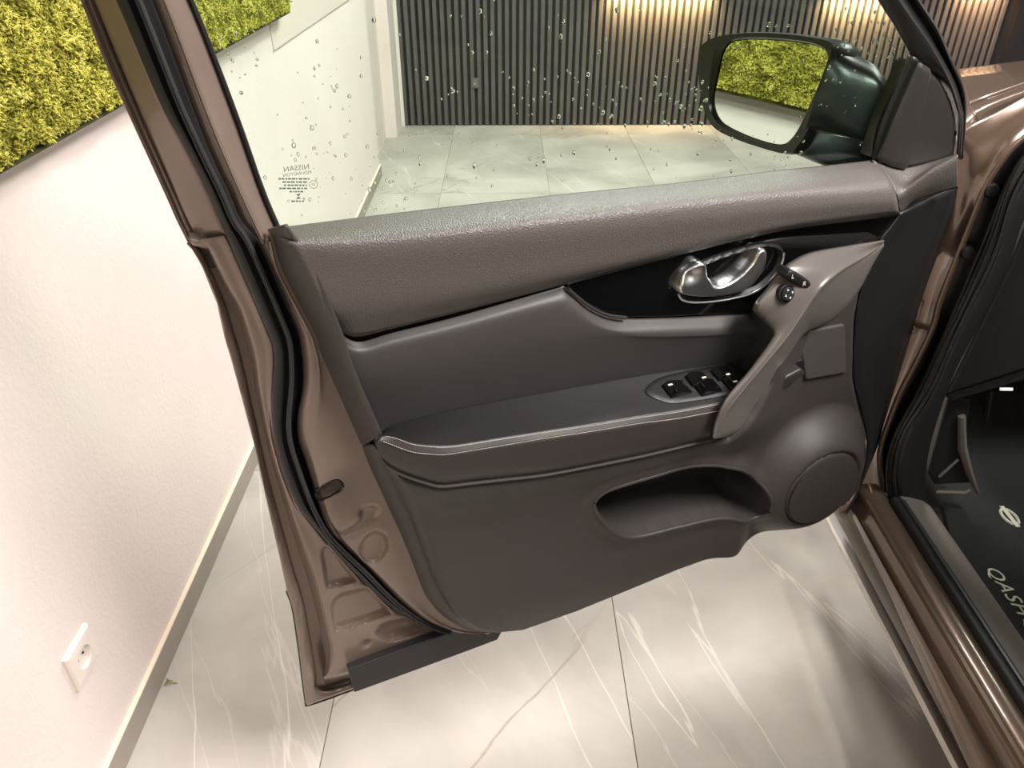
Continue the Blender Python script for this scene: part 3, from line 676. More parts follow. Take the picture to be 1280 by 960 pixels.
v, f = tube([DP(x, y, .034) for x, y, _ in resample(curve([(848, 368), (853, 375), (866, 378), (890, 377), (916, 373), (946, 364), (968, 345), (978, 328), (980, 316)], 0), 60)], .0017, 6); obj('handle_rim', v, f, 'chrome', dd)
lev_px = [(957, 312), (948, 313), (940, 327), (924, 344), (906, 355), (893, 357), (889, 351), (884, 344), (882, 330), (873, 329), (858, 341), (851, 353), (848, 361), (852, 368), (877, 371), (905, 369), (931, 362), (948, 346), (957, 327)]
levp = smooth_poly(pxpoly(lev_px, .036), 4)
def lev_fn(p, d):
    sc = DS(868, 347, .046); scoop = np.exp(-(((p[:, 0] - sc[0]) / .014) ** 2 + ((p[:, 1] - sc[1]) / .011) ** 2))
    return .034 + .006 * np.sqrt(np.clip(1 - (1 - np.clip(d / .0045, 0, 1)) ** 2, 0, 1)) - .008 * scoop
field('handle_lever', levp, lev_fn, .0016, 'chrome', dd, back=.022, angle=70)

# --- grab handle with mirror controls
FL = [(890, 547, .108), (893, 528, .108), (906, 499, .108), (935, 464, .096), (961, 428, .086), (966, 414, .082), (955, 400, .078), (944, 383, .074), (960, 361, .070), (978, 338, .064), (991, 327, .058), (1014, 316, .050), (1055, 308, .042), (1105, 300, .034)]
CR = [(895, 548, .113), (899, 537, .116), (912, 510, .118), (948, 466, .110), (982, 425, .103), (1002, 396, .100), (1013, 379, .098), (1022, 366, .096), (1032, 355, .093), (1044, 344, .086), (1058, 334, .076), (1074, 325, .062), (1090, 315, .048), (1105, 304, .036)]
RE = [(906, 547, .090), (924, 537, .082), (942, 510, .074), (962, 482, .068), (994, 431, .062), (1008, 415, .056), (1022, 408, .052), (1036, 401, .048), (1050, 390, .045), (1062, 378, .043), (1075, 360, .041), (1086, 340, .039), (1096, 322, .036), (1105, 308, .032)]
def toward(a, b, t, dn): return [(p[0] * (1 - t) + q[0] * t, p[1] * (1 - t) + q[1] * t, p[2] * (1 - t) + q[2] * t + dn) for p, q in zip(a, b)]
rows = [toward(FL, CR, .22, -.030), toward(FL, CR, -.02, -.014), FL, toward(FL, CR, .10, .006), toward(FL, CR, .5, .006), toward(FL, CR, .88, .001), CR, toward(CR, RE, .10, -.001), toward(CR, RE, .5, .002), RE, toward(RE, CR, .05, -.03)]
A_ = np.stack([catmull(r, 6) for r in rows]); A_ = np.stack([catmull(A_[:, j], 4) for j in range(A_.shape[1])], 1)
Vt = [DP(*p) for p in A_.reshape(-1, 3)]; nb_ = A_.shape[1]
F = orient(Vt, grid_faces(*A_.shape[:2]), ND); F += [tuple(i * nb_ for i in range(A_.shape[0])), tuple(i * nb_ + nb_ - 1 for i in range(A_.shape[0]))]
obj('grab_handle', Vt, F, 'grip', dd, angle=60)
kc = DP(983, 367, .090)
kn = ND * .9 + V(0, 0, .3); kn /= np.linalg.norm(kn)
v, f = lathe([(.0138, -.010), (.0138, .001), (.0125, .0025), (.0110, .0005), (.0105, .0045), (.0090, .006), (.001, .0058)], kc, kn, 32); obj('mirror_knob', v, f, 'black', dd)
for a in range(4):
    th = a * math.pi / 2 + .3; t1 = np.cross(kn, V(0, 0, 1)); t1 /= np.linalg.norm(t1); t2 = np.cross(kn, t1)
    c = kc + kn * .0058 + .0062 * (math.cos(th) * t1 + math.sin(th) * t2); dv = math.cos(th) * t1 + math.sin(th) * t2; sv_ = np.cross(kn, dv)
    v, f = prism([c + dv * .0022, c - dv * .001 + sv_ * .002, c - dv * .001 - sv_ * .002], kn * .0006); obj('arrow_mark', v, f, 'white_print', dd, smooth=False)
sp = [(985, 341), (991, 338), (1013, 352), (1011, 359), (1004, 361), (984, 348)]
nsel = .087
field('mirror_selector', smooth_poly(pxpoly(sp, nsel + .003), 3), dome(nsel, .005, .004), .0016, 'black', dd, back=nsel - .02, angle=60)
for (cx_, cy_, sym) in ((991, 345, 'L'), (1005, 354, 'R')):
    vv, ff = text_mesh(sym, .010, extrude=.0003)
    c = DP(cx_, cy_, nsel + .005); vv = [c - SD * (p[0] - .003) + ZD * (p[1] - .0035) + ND * (p[2] + .001) for p in vv]
    obj('selector_mark', vv, ff, 'white_print', dd, smooth=False)
# ledge block and grip lip ahead of the handle
v, f = prism([DP(x, y, .040) for x, y in ((1012, 414), (1056, 406), (1059, 466), (1008, 475), (1002, 440))], -ND * .02); obj('map_ledge', v, f, 'trim', dd, smooth=False, bevel=.0025)
v, f = prism([DP(x, y, .060) for x, y in ((949, 491), (978, 474), (1003, 461), (1008, 467), (986, 483), (947, 506))], -ND * .03); obj('grip_lip', v, f, 'frame_dark', dd, smooth=False, bevel=.004)
v, f = prism([DP(x, y, .044) for x, y in ((950, 488), (962, 470), (980, 454), (1004, 450), (1006, 460), (978, 473))], -ND * .02); obj('grip_slot', v, f, 'black', dd, smooth=False, bevel=.002)

# --- window switches on the armrest
ao, au, av = DP(800, 467, .012), DP(915, 450, .012), DP(847, 515, .096)
ex = (au - ao) / np.linalg.norm(au - ao); an = np.cross(ex, av - ao); an /= np.linalg.norm(an); an = an if an[2] > 0 else -an
ey = np.cross(an, ex)
def AP(x, y, dz=0.): r = ray(x, y); return CAM + r * (((ao + an * (dz + .0015) - CAM) @ an) / (r @ an))
sw = [(806, 489), (828, 501), (850, 503), (897, 496), (925, 489), (932, 462), (905, 457), (860, 463), (822, 473)]
swp = smooth_poly(np.array([((AP(*p) - ao) @ ex, (AP(*p) - ao) @ ey) for p in sw]), 4)
field('switch_bezel', swp, lambda p, d: .001 + np.clip(d, 0, .003) * .7, .004, 'black', dd, back=-.012, to=lambda a, h, b: ao + ex * a + ey * b + an * h, face=an)
along = AP(905, 472) - AP(845, 487); along /= np.linalg.norm(along); across = np.cross(an, along)
def rocker(c, L, W):
    prof = [(-L, 0), (-L, .004), (-L * .6, .011), (-L * .1, .009), (L * .5, .006), (L, .003), (L, 0)]
    a = [c + along * x - across * W + an * z for x, z in prof]; return prism(a, across * 2 * W)
for (px_, py_, L_, W_) in ((846, 487, .020, .014), (872, 475, .018, .012), (884, 485, .020, .014), (904, 468, .018, .012), (917, 478, .018, .013)):
    v, f = rocker(AP(px_, py_, .002), L_, W_); obj('window_switch', v, f, 'black_gloss', dd, smooth=False, bevel=.0016)
for (px_, py_) in ((838, 481), (880, 472), (910, 468), (919, 477)):
    c = AP(px_, py_, .0125); v, f = prism([c + along * .004 + across * .0015, c - along * .004 + across * .0015, c - along * .004 - across * .0015, c + along * .004 - across * .0015], V(0, 0, .0006)); obj('switch_mark', v, f, 'white_print', dd, smooth=False)

# --- front corner of the trim, end cap, sail panel, front window frame
loft('front_corner_trim', [curve([(1091, 200), (1111, 206), (1127, 210), (1142, 208), (1165, 202), (1194, 193)], -.014), curve([(1110, 220), (1122, 226), (1134, 226), (1150, 217), (1172, 204), (1196, 193)], .008), curve([(1121, 244), (1128, 241), (1136, 234), (1158, 217), (1178, 206), (1197, 195)], .032), curve([(1123, 258), (1132, 250), (1142, 243), (1160, 232), (1178, 224), (1197, 215)], .026), curve([(1126, 269), (1136, 257), (1145, 251), (1160, 245), (1178, 240), (1197, 235)], .010)], 'trim_sill', dd, m=50, k=6)
E0 = [(1127, 266), (1114, 284), (1098, 306), (1078, 362), (1071, 395), (1068, 470), (1080, 522), (1086, 560), (1076, 608), (1058, 642)]
E1 = [(1198, 233), (1190, 268), (1168, 330), (1153, 372), (1128, 455), (1108, 520), (1098, 555), (1084, 590), (1072, 620), (1058, 645)]
loft('door_end_cap', [curve(E0, .026), curve([(a[0] * .7 + b[0] * .3, a[1] * .7 + b[1] * .3) for a, b in zip(resample(curve(E0, 0), 20), resample(curve(E1, 0), 20))], .014), curve(E1, -.055)], 'black', dd, m=60, k=6)
sail = pxpoly([(1097, 199), (1114, 150), (1146, 76), (1161, 86), (1180, 100), (1194, 130), (1199, 150), (1197, 196), (1172, 207), (1142, 212), (1127, 211), (1111, 207)], -.012)
sl0, sl1 = DS(1133, 208, -.012), DS(1163, 88, -.012)
def sail_fn(p, d):
    t = (p[:, 1] - sl0[1]) / (sl1[1] - sl0[1]); sx = sl0[0] + (sl1[0] - sl0[0]) * t; side = np.clip((p[:, 0] - sx) / .012 + .5, 0, 1)
    return -.020 + .012 * side * side * (3 - 2 * side) + np.clip(d, 0, .005) * .8
field('sail_panel', sail, sail_fn, .0035, 'frame_dark', dd, back=-.05)
Fa = [(1005, -150), (1097, 0), (1117, 31), (1137, 66), (1161, 90), (1180, 108), (1192, 138), (1196, 170), (1195, 198)]
Fb = [(1030, -150), (1125, 0), (1163, 56), (1189, 102), (1200, 133), (1203, 150), (1200, 198)]
Fc = [(1038, -150), (1132, 0), (1169, 56), (1194, 101), (1204, 135), (1205, 152), (1202, 198)]
Fd = [(1056, -150), (1150, 0), (1174, 37), (1192, 78), (1204, 106), (1208, 125), (1208, 150), (1204, 198)]
loft('front_frame', [curve(Fa, -.034), curve([(a[0] + 3, a[1]) for a in Fa], -.022), curve([(p[0] - 3, p[1]) for p in Fb], -.010), curve(Fb, -.012)], 'frame_dark', dd, m=50, k=4)
loft('front_frame_seal', [curve(Fb, -.012), curve(Fc, -.040), curve([(p[0] - 5, p[1]) for p in Fd], -.034)], 'seal_edge', dd, m=50, k=4)
loft('front_frame_edge', [curve([(p[0] - 6, p[1]) for p in Fd], -.036), curve([(p[0] - 2, p[1]) for p in Fd], -.034), curve(Fd, -.052)], 'frame_dark', dd, m=50, k=4)
loft('division_bar', [curve([(1139, 68), (1101, 150), (1089, 202)], -.038), curve([(1141, 70), (1105, 150), (1092, 202)], -.020), curve([(1147, 75), (1114, 150), (1099, 200)], -.018)], 'seal_edge', dd, m=30, k=4)
loft('frame_header', [curve([(36, -150), (500, -185), (1056, -150)], -.06), curve([(120, -138), (500, -172), (1040, -140)], -.01), curve([(175, -150), (500, -160), (1005, -150)], -.032)], 'frame_dark', dd, m=40, k=4, solid=.01)

# --- window pane, print, water drops
gpx = [(238, 0), (267, 67), (300, 155), (330, 240), (349, 286), (430, 278), (520, 268), (700, 248), (850, 233), (960, 219), (1040, 211), (1092, 204), (1102, 150), (1140, 68), (1117, 31), (1097, 0), (1005, -150), (500, -175), (174, -150)]
gp = [DP(x, y, -.034) for x, y in gpx]
v, f = prism(gp, -ND * .004); obj('window_pane', v, f, 'glass', dd, smooth=False, label='green tinted window pane dotted with water drops')
def glass_text(s, px, py, size, sp_=1.):
    vv, ff = text_mesh(s, size, extrude=.0001, spacing=sp_); vv = np.array(vv); vv[:, 0] -= (vv[:, 0].max() + vv[:, 0].min()) / 2
    c = DP(px, py, -.0335); return [c + SD * p[0] + ZD * p[1] + ND * p[2] for p in vv], ff
parts = [glass_text('NISSAN', 371, 213, .0085, 1.05), glass_text('PILKINGTON', 372, 219, .0052, 1.1), glass_text('E1', 392, 232, .0045)]
pc = DP(392, 230.5, -.0335)
parts.append(tube([pc + .0048 * (math.cos(a) * SD + math.sin(a) * ZD) for a in np.linspace(0, 2 * math.pi, 21)[:-1]], .0003, 4, closed=True))
for row, (y_, a_, b_) in enumerate(((223.5, 348, 387), (227.5, 353, 385), (231.5, 355, 385), (235.5, 349, 386), (239.5, 362, 382), (251.5, 364, 381))):
    x_ = a_
    while x_ < b_ - 2:
        w_ = rng.uniform(1.5, 5); p0, p1 = DP(x_, y_, -.0335), DP(min(x_ + w_, b_), y_, -.0335)
        parts.append(prism([p0 - ZD * .0009, p1 - ZD * .0009, p1 + ZD * .0009, p0 + ZD * .0009], ND * .0002)); x_ += w_ + rng.uniform(.6, 1.6)
for y_, sg in ((243.5, -1), (247.5, 1)):
    c = DP(373, y_, -.0335); parts.append(prism([c - SD * .003 - sg * ZD * .001, c + SD * .003 - sg * ZD * .001, c + sg * ZD * .0018], ND * .0002))
v, f = merge(parts); obj('pane_marking', v, f, 'glass_print', dd, smooth=False, label='tiny maker print in the corner of the pane')
def drops():
    zones = [(500, 720, 10, 150, 16), (640, 880, 95, 160, 60), (560, 900, 60, 130, 22), (470, 900, 165, 235, 40), (355, 470, 60, 200, 34), (360, 480, 180, 272, 34), (450, 520, 215, 262, 16), (850, 885, 100, 165, 22), (1040, 1120, 10, 70, 60), (1090, 1135, 40, 80, 40), (1000, 1090, 60, 180, 22), (890, 1010, 160, 215, 20), (280, 330, 20, 120, 14), (270, 300, 30, 75, 6), (960, 990, 195, 212, 10), (880, 1000, 30, 60, 10), (340, 900, -20, 60, 22), (250, 400, 100, 260, 14)]
    parts = []
    for (xa, xb, ya, yb, n_) in zones:
        for _ in range(n_):
            x, y = rng.uniform(xa, xb), rng.uniform(ya, yb)
            q = DS(x, y, -.038)
            r = abs(rng.normal(0, .0010)) + .0007; r = min(r, .0032); e = rng.uniform(.9, 1.6)
            if x < 470: r *= .8
            vv, ff = [], []
            for i, (rr, hh) in enumerate(((1, 0), (.88, .38), (.55, .62), (0.12, .7))):
                for k in range(8):
                    a = 2 * math.pi * k / 8; vv.append(DW(q[0] + rr * r * math.cos(a), -.0381 - hh * r, q[1] + rr * r * e * math.sin(a)))
            for i in range(3):
                for k in range(8): ff.append((i * 8 + k, i * 8 + (k + 1) % 8, (i + 1) * 8 + (k + 1) % 8, (i + 1) * 8 + k))
            ff += [tuple(24 + k for k in range(8)), tuple(range(8))[::-1]]
            gpoly = pane_poly
            if inside(gpoly, np.array([[q[0], q[1]]]))[0] and edge_dist(gpoly, np.array([[q[0], q[1]]]))[0][0] > .006: parts.append((vv, ff))
    v, f = merge(parts); obj('water_drops', v, orient(v, f, -ND), 'water', dd, kind='stuff', label='clear water drops on the outside of the pane')
pane_poly = np.array([DS(x, y, -.034) for x, y in gpx])
drops()

# --- door mirror outside the pane
p0m = DP(1040, 90, -.10)
mn = V(-.862, -.494, .114); mn /= np.linalg.norm(mn)
mu = V(0, 0, 1) - mn * mn[2]; mu /= np.linalg.norm(mu); mr = np.cross(mu, mn)
def MP(x, y, h=0.): r = ray(x, y); t = ((p0m + mn * h - CAM) @ mn) / (r @ mn); return CAM + r * t
glass_px = [(903, 69), (911, 55), (927, 49.5), (962, 49), (1012, 54), (1033, 62), (1037, 75), (1029, 97), (1018, 121), (1002, 156), (990, 174), (977, 181.5), (951, 176), (921, 164), (899, 150), (891.5, 132), (893, 115), (898, 91)]
rim_px = [(876, 62), (884, 52), (903, 44.5), (941, 41), (982, 42.5), (1022, 48), (1041, 55), (1046, 75), (1038, 100), (1027, 126), (1012, 160), (999, 181), (984, 192), (950, 184), (911, 170), (890, 156), (879, 130), (874, 90)]
G3 = smooth_poly(np.array([MP(x, y, -.006) for x, y in glass_px]), 3); R3 = smooth_poly(np.array([MP(x, y) for x, y in rim_px]), 3)
cg = G3.mean(0)
v, f = prism(list(cg + (G3 - cg) * .985), -mn * .003); obj('mirror_glass', v, f, 'mirror', dd, smooth=False, label='mirror glass reflecting the green moss panel')
def ringloft(rings):
    n = len(rings[0]); Vt = [p for r in rings for p in r]
    F = [(i * n + k, i * n + (k + 1) % n, (i + 1) * n + (k + 1) % n, (i + 1) * n + k) for i in range(len(rings) - 1) for k in range(n)]
    return Vt, F
def sc(R, k, h, sh=V(0, 0, 0)): c = R.mean(0); return [c + (p - c) * k + mn * h + sh for p in R]
Gi = G3
v, f = ringloft([[p - mn * .012 for p in Gi], [p + mn * .003 for p in Gi], [q * .72 + p * .28 + mn * .006 for p, q in zip(R3, Gi)]])
obj('mirror_surround', v, f, 'mirror_black', dd)
v, f = ringloft([[q * .72 + p * .28 + mn * .006 for p, q in zip(R3, Gi)], [p + mn * .002 for p in R3], sc(R3, 1.02, -.010), sc(R3, 1.01, -.04), sc(R3, .93, -.075), sc(R3, .74, -.10), sc(R3, .4, -.112)])
nr = len(R3); f.append(tuple(6 * nr + k for k in range(nr)))
obj('mirror_housing', v, f, 'mirror_shell', dd, label='dark shell of the door mirror')
# arm joining the mirror to the door: upper body and lower foot
def AM(x, y, n): return DP(x, y, n)
arm_o = [(1035, 52, -.150), (1063, 65, -.120), (1090, 79, -.090), (1104, 93, -.075), (1113, 110, -.060)]
arm_r = [(1040, 60, -.110), (1060, 78, -.090), (1085, 95, -.070), (1099, 108, -.056), (1108, 124, -.048)]
arm_m = [(1022, 110, -.100), (1045, 115, -.080), (1068, 128, -.065), (1086, 140, -.055), (1101, 150, -.046)]
arm_l = [(1005, 158, -.115), (1028, 160, -.095), (1055, 168, -.075), (1075, 172, -.060), (1095, 176, -.048)]
arm_b = [(1004, 166, -.150), (1030, 168, -.130), (1055, 175, -.110), (1075, 178, -.090), (1094, 180, -.080)]
loft('mirror_arm', [arm_o, arm_r, arm_m, arm_l, arm_b], 'mirror_shell', dd, m=24, k=6, solid=.006)
ft_t = [(1022, 164, -.100), (1045, 167, -.082), (1070, 172, -.066), (1093, 176, -.050)]
ft_m = [(1012, 184, -.096), (1040, 186, -.078), (1068, 190, -.062), (1090, 194, -.046)]
ft_b = [(1000, 194, -.110), (1024, 204, -.090), (1050, 212, -.074), (1086, 214, -.050)]
ft_u = [(990, 190, -.150), (1020, 200, -.130), (1050, 208, -.110), (1086, 212, -.090)]
loft('mirror_foot', [ft_t, ft_m, ft_b, ft_u], 'mirror_shell', dd, m=24, k=6, solid=.006)

# ------------------------------------------------------------------ body around the door opening
SY0, SY1 = -.9, 1.30
def extr(name, prof, y0, y1, material, parent=car, **k):
    n = len(prof); v = [(x, y0, z) for x, z in prof] + [(x, y1, z) for x, z in prof]
    f = [(i, (i + 1) % n, (i + 1) % n + n, i + n) for i in range(n)] + [tuple(range(n))[::-1], tuple(range(n, 2 * n))]
    return obj(name, v, f, material, parent, **k)
def sill_sec(y, o):
    pr = [(.83, .23), (.775 + o, .285), (.757 + o, .312), (.752 + o, .328), (.756 + o * .8, .337), (.753 + o * .6, .345), (.757 + o * .2, .356), (.762, .352), (.768, .362), (.774, .378), (.771, .390), (.776, .400), (.786, .405), (.800, .406), (.815, .405), (.83, .39), (.88, .36), (.88, .23)]
    return [V(x, y, z) for x, z in pr]
secs = [sill_sec(SY0, -.018), sill_sec(.65, -.018), sill_sec(.95, .002), sill_sec(SY1, .026)]
ns_ = len(secs[0]); v = [p for q in secs for p in q]
f = [(i * ns_ + k, i * ns_ + (k + 1) % ns_, (i + 1) * ns_ + (k + 1) % ns_, (i + 1) * ns_ + k) for i in range(3) for k in range(ns_)] + [tuple(range(ns_))[::-1], tuple(3 * ns_ + k for k in range(ns_))]
obj('sill', v, f, 'paint', car, angle=55)
extr('sill_cladding', [(.800, .185), (.762, .235), (.758, .248), (.762, .253), (.792, .236), (.81, .20)], SY0, SY1 + .12, 'cladding')
extr('sill_highlight_bead', [(.766, .398), (.769, .404), (.776, .404), (.779, .398), (.775, .394)], SY0, SY1 - .05, 'paint')
v, f = tube([(.826, y, .408) for y in np.linspace(SY0, 1.24, 40)], .011, 10); obj('sill_seal', v, f, 'rubber', car)
v, f = tube([(.846, y, .406) for y in np.linspace(SY0, 1.24, 40)], .0055, 8); obj('sill_seal_lip', v, f, 'rubber_light', car)
extr('scuff_plate', [(.848, .392), (.852, .402), (.870, .400), (.905, .388), (.925, .372), (.935, .300), (.90, .28), (.848, .30)], SY0, 1.33, 'sill_plate')
box('cabin_floor', (.90, -.9, .20), (2.45, 2.05, .270), 'carpet', car)
# pillar with hinge jamb
J0 = [(1292, 114), (1250, 138), (1202, 166), (1190, 200), (1180, 240), (1154, 330), (1138, 372), (1113, 455), (1093, 520), (1068, 590), (1048, 642)]
J5 = [(1292, 128), (1252, 156), (1214, 190), (1204, 225), (1196, 250), (1178, 318), (1162, 372), (1138, 445), (1114, 508), (1088, 580), (1078, 640)]
J1 = [(1292, 160), (1262, 185), (1240, 215), (1222, 250), (1210, 280), (1194, 319), (1171, 377), (1162, 411), (1139, 458), (1122, 490), (1106, 532), (1097, 565), (1099, 602), (1108, 650)]
J2 = [(1292, 165), (1266, 190), (1245, 218), (1228, 253), (1216, 283), (1200, 322), (1178, 379), (1168, 413), (1146, 462), (1128, 494), (1111, 535), (1102, 567), (1104, 602), (1114, 650)]
K0 = [(1292, 182), (1272, 205), (1255, 240), (1240, 285), (1222, 330), (1198, 385), (1170, 440), (1148, 488), (1118, 545), (1108, 581), (1109, 615), (1122, 652)]
K1 = [(1294, 200), (1279, 222), (1263, 255), (1250, 300), (1233, 342), (1209, 389), (1184, 443), (1163, 490), (1130, 540), (1119, 581), (1120, 619), (1136, 654)]
K2 = [(1300, 230), (1290, 250), (1276, 285), (1262, 330), (1246, 365), (1222, 410), (1196, 460), (1180, 500), (1165, 548), (1158, 585), (1158, 622), (1180, 664)]
OY = lambda x, y, n: ony(x, y, n)
RV = V(-.3, -1, .2)
loft('hinge_pillar', [curve(J0, 1.375), curve(J5, 1.345), curve([(a[0] * .4 + b[0] * .6, a[1] * .4 + b[1] * .6) for a, b in zip(resample(curve(J5, 0), 30), resample(curve(J1, 0), 30))], 1.325), curve(J1, 1.300)], 'paint', car, m=90, k=7, unproj=OY, face=RV, solid=.01)
loft('pillar_recess', [curve(J1, 1.302), curve(J2, 1.325), curve(K0, 1.30)], 'seal_edge', car, m=90, k=4, unproj=OY, face=RV, solid=.001)
loft('pillar_seal', [curve(K0, 1.28), curve([(a[0] * .7 + b[0] * .3, a[1] * .7 + b[1] * .3) for a, b in zip(resample(curve(K0, 0), 30), resample(curve(K1, 0), 30))], 1.262), curve([(a[0] * .4 + b[0] * .6, a[1] * .4 + b[1] * .6) for a, b in zip(resample(curve(K0, 0), 30), resample(curve(K1, 0), 30))], 1.272), curve([(a[0] * .15 + b[0] * .85, a[1] * .15 + b[1] * .85) for a, b in zip(resample(curve(K0, 0), 30), resample(curve(K1, 0), 30))], 1.258), curve(K1, 1.285)], 'frame_dark', car, m=90, k=4, unproj=OY, face=RV, solid=.008)
loft('pillar_trim', [curve(K1, 1.285), curve([(a[0] * .85 + b[0] * .15, a[1] * .85 + b[1] * .15) for a, b in zip(resample(curve(K1, 0), 30), resample(curve(K2, 0), 30))], 1.262), curve(K2, 1.262)], 'dark', car, m=90, k=5, unproj=OY, face=RV, solid=.008)
# plugs and hinge
for px_, py_, yy in ((1234, 236, 1.315), (1205, 313, 1.31)):
    c = ony(px_, py_, yy); v, f = lathe([(.011, -.03), (.011, .006), (.013, .008), (.013, .014), (.010, .018), (.001, .019)], c, V(-.05, -1, .1), 20); obj('jamb_plug', v, f, 'rubber', car)
for pts in ([(1186, 246), (1174, 262), (1162, 290), (1160, 314), (1172, 322), (1194, 276)], [(1152, 376), (1148, 396), (1166, 394), (1170, 378)]):
    v, f = prism([ony(x, y, 1.352) for x, y in pts], V(0, .03, 0)); obj('hinge_leaf', v, f, 'paint', car, smooth=False, bevel=.003)
c = ony(1142, 413, 1.33); v, f = lathe([(.007, -.03), (.007, .006), (.005, .010), (.001, .010)], c, V(-.3, -1, .2), 14); obj('hinge_bolt', v, f, 'silver', car)
# bonnet, wing and cowl
ZH = lambda x, y, z: onz(x, y, z)
UPW = V(0, -.2, 1)
def wav(x, y): return 0
hood_far = [(1196, 86.5, 1.035), (1240, 80.5, 1.05), (1300, 73, 1.06)]
hood_mid = [(1200, 100, 1.085), (1240, 94, 1.10), (1300, 84, 1.11)]
hood_near = [(1208, 130, 1.115), (1240, 118, 1.125), (1300, 97, 1.13)]
loft('bonnet', [hood_far, hood_mid, hood_near], 'paint', car, m=30, k=8, unproj=ZH, face=UPW, solid=.006)
loft('wing', [[(1212, 131, 1.118), (1240, 121, 1.124), (1300, 99, 1.129)], [(1217, 141, 1.115), (1245, 129, 1.122), (1300, 108, 1.128)], [(1223, 153, 1.095), (1250, 140, 1.10), (1300, 117, 1.11)]], 'paint', car, m=30, k=6, unproj=ZH, face=UPW, solid=.006)
loft('wing_seam', [[(1205, 108, 1.10), (1211, 128, 1.10), (1223, 154, 1.085)], [(1208, 107, 1.10), (1215, 128, 1.10), (1226, 152, 1.085)]], 'seal_edge', car, m=16, k=3, unproj=ZH, face=UPW, solid=.004)
loft('cowl_corner', [[(1196, 98, 1.11), (1203, 112, 1.12), (1206, 140, 1.115), (1200, 170, 1.09)], [(1206, 106, 1.125), (1212, 128, 1.125), (1218, 143, 1.12), (1222, 156, 1.10)]], 'paint', car, m=20, k=5, unproj=ZH, face=UPW, solid=.006)
loft('wing_channel', [[(1196, 168, 1.07), (1226, 156, 1.08), (1252, 143, 1.09), (1310, 114, 1.10)], [(1196, 186, 1.05), (1225, 168, 1.06), (1254, 154, 1.07), (1310, 120, 1.08)]], 'seal_edge', car, m=30, k=4, unproj=ZH, face=UPW, solid=.006)
# bonnet carries on to the far side, roof and rear body close the cabin (outside the picture)
v, f = prism([onz(1300, 73, 1.06), onz(1300, 97, 1.13), V(2.35, 1.75, 1.12), V(2.35, 2.75, 1.02)], V(0, 0, -.012)); obj('bonnet_far_half', v, f, 'paint', car, smooth=False)
rf = loft_grid([[(.98, .82, 1.57), (1.65, .90, 1.62), (2.32, .82, 1.57)], [(.95, -.3, 1.66), (1.65, -.3, 1.72), (2.35, -.3, 1.66)], [(.98, -2.2, 1.60), (1.65, -2.2, 1.66), (2.32, -2.2, 1.60)]], 14, 5)
obj('roof', rf.reshape(-1, 3), orient(rf.reshape(-1, 3), grid_faces(*rf.shape[:2]), V(0, 0, 1)), 'paint', car, solid=.03)
for xa, xb, nm in ((.93, .985, 'windscreen_pillar'), (2.37, 2.31, 'windscreen_pillar')):
    sg = 1 if xa < 1.6 else -1
    q = [V(xa, 1.50, 1.10), V(xa + .06 * sg, 1.56, 1.10), V(xa + .10 * sg, 1.48, 1.12), V(xa + .04 * sg, 1.38, 1.12)]
    r = [V(xb, .70, 1.56), V(xb + .05 * sg, .76, 1.57), V(xb + .08 * sg, .68, 1.60), V(xb + .03 * sg, .60, 1.57)]
    v, f = ringloft([q, r]); f += [(3, 2, 1, 0), (4, 5, 6, 7)]; obj(nm, v, f, 'paint', car, smooth=False, bevel=.008)
v, f = prism([V(1.03, 1.52, 1.11), V(2.27, 1.52, 1.11), V(2.23, .72, 1.585), V(1.05, .72, 1.585)], V(0, .003, .004)); obj('windscreen', v, f, 'glass', car, smooth=False)
extr('rear_body_side', [(.78, .25), (.745, .5), (.76, .85), (.80, 1.12), (.90, 1.12), (.90, .25)], -2.3, .06, 'paint')
extr('far_body_side', [(2.5, .25), (2.52, .6), (2.48, 1.12), (2.40, 1.12), (2.40, .25)], -2.3, 1.9, 'paint')
# dashboard side, lower dash, footwell
v, f = prism([ony(x, y, 1.30) for x, y in ((1300, 240), (1262, 335), (1222, 415), (1190, 480), (1182, 494), (1300, 456))], V(.02, .22, 0)); obj('dash_side', v, f, 'dark', car, smooth=False, bevel=.006)
v, f = prism([ony(x, y, 1.31) for x, y in ((1180, 495), (1300, 457), (1300, 470), (1190, 502))], V(.02, .2, 0)); obj('dash_lower_edge', v, f, 'dark', car, smooth=False, bevel=.004)
box('dashboard', (1.10, 1.42, .66), (2.38, 1.80, 1.02), 'dark', car, bevel=.05)
box('bulkhead', (.93, 1.95, .27), (2.40, 2.02, 1.0), 'carpet', car)
kp = [ony(x, y, 1.34) for x, y in ((1186, 496), (1214, 500), (1205, 560), (1216, 604), (1168, 606), (1160, 590))]
v, f = prism(kp, V(.03, .5, .0)); obj('kick_panel', v, f, 'dark', car, smooth=False, bevel=.004)
v, f = tube([ony(1174, 596, 1.335), ony(1198, 574, 1.335)], .0035, 6); obj('kick_panel_edge', v, f, 'sill_plate', car)
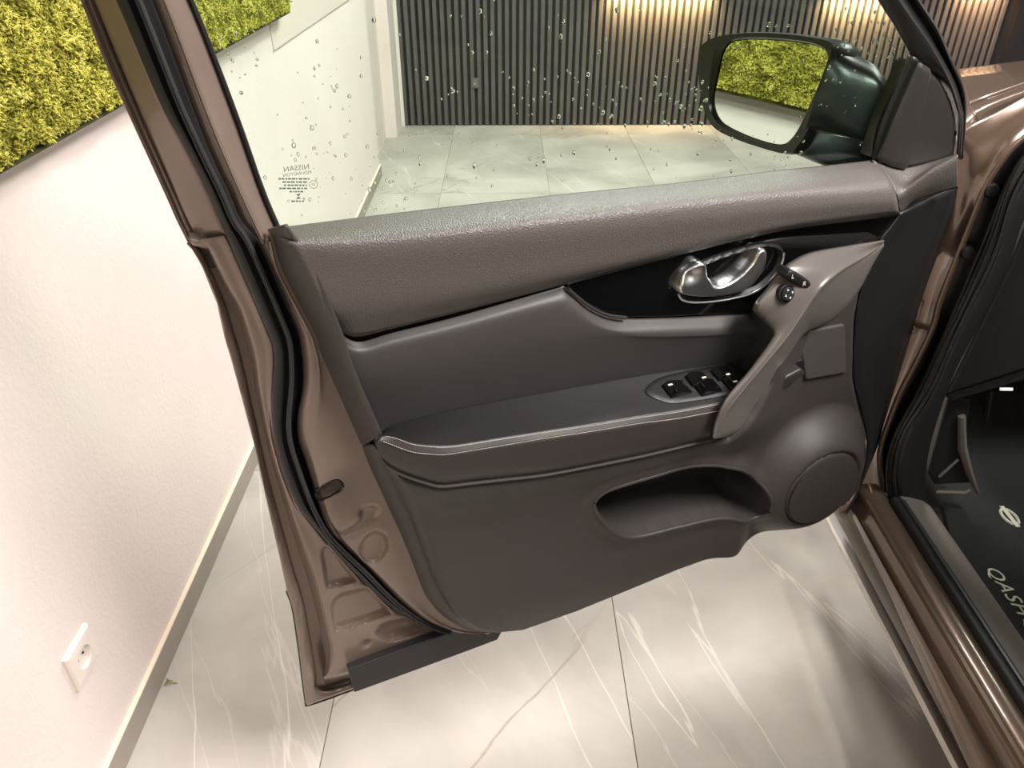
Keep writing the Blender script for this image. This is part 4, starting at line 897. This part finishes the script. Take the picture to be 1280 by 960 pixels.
v, f = tube([ony(1171, 615, 1.33), ony(1206, 616, 1.33), ony(1213, 612, 1.33)], .004, 6); obj('kick_panel_bead', v, f, 'sill_plate', car)
v, f = tube([ony(1202, 520, 1.335), ony(1203, 560, 1.335), ony(1212, 592, 1.335), ony(1222, 616, 1.34)], [.008, .010, .008, .004], 8); obj('sill_cable_cover', v, f, 'sill_plate', car)
c = onz(1258, 487, .62); v, f = lathe([(.012, -.004), (.012, .002), (.001, .0022)], c, V(0, -.6, -1), 16); obj('footwell_lamp', v, f, 'footwell_led', car)
c = ony(1256, 520, 1.72); v, f = prism([c + V(-.04, 0, -.03), c + V(.04, 0, -.03), c + V(.04, .03, .06), c + V(-.04, .03, .06)], V(0, .02, 0)); obj('clutch_pedal', v, f, 'black', car, smooth=False, bevel=.004)

# ------------------------------------------------------------------ floor mat with woven name
mp = [V(1.035, 1.375, .271), V(1.50, 1.40, .271), V(1.50, .66, .271), V(.965, .66, .271), V(.975, 1.20, .271)]
fm = thing('floor_mat', (1.25, 1.0, .2705), 'black carpet floor mat with pale woven lettering in the driver footwell', 'floor mat')
v, f = prism(mp, V(0, 0, .012)); obj('carpet', v, f, 'carpet', fm, smooth=False)
vv, ff = text_mesh('QASHQAI', .041, shear=.25, extrude=.0006, spacing=1.08)
vv = np.array(vv); o0 = onz(1230, 708, .2838)
vv = [o0 + V(0, -1, 0) * p[0] * 1.15 + V(1, 0, 0) * p[1] + V(0, 0, p[2]) for p in vv]
obj('lettering', vv, ff, 'white_print', fm, smooth=False, label='woven car name in pale capital letters')
c = onz(1262, 646, .2838)
parts = []
for a0, a1 in ((.35, math.pi - .35), (math.pi + .35, 2 * math.pi - .35)):
    pts_ = [c + V(.015 * math.sin(a), -.027 * math.cos(a), 0) for a in np.linspace(a0, a1, 14)]
    parts.append(tube(pts_, .0034, 6))
parts.append(prism([c + V(-.005, .035, 0), c + V(-.005, -.035, 0), c + V(.005, -.035, 0), c + V(.005, .035, 0)], V(0, 0, .002)))
v, f = merge(parts); obj('emblem', v, f, 'white_print', fm, smooth=False, label='small pale emblem above the lettering')
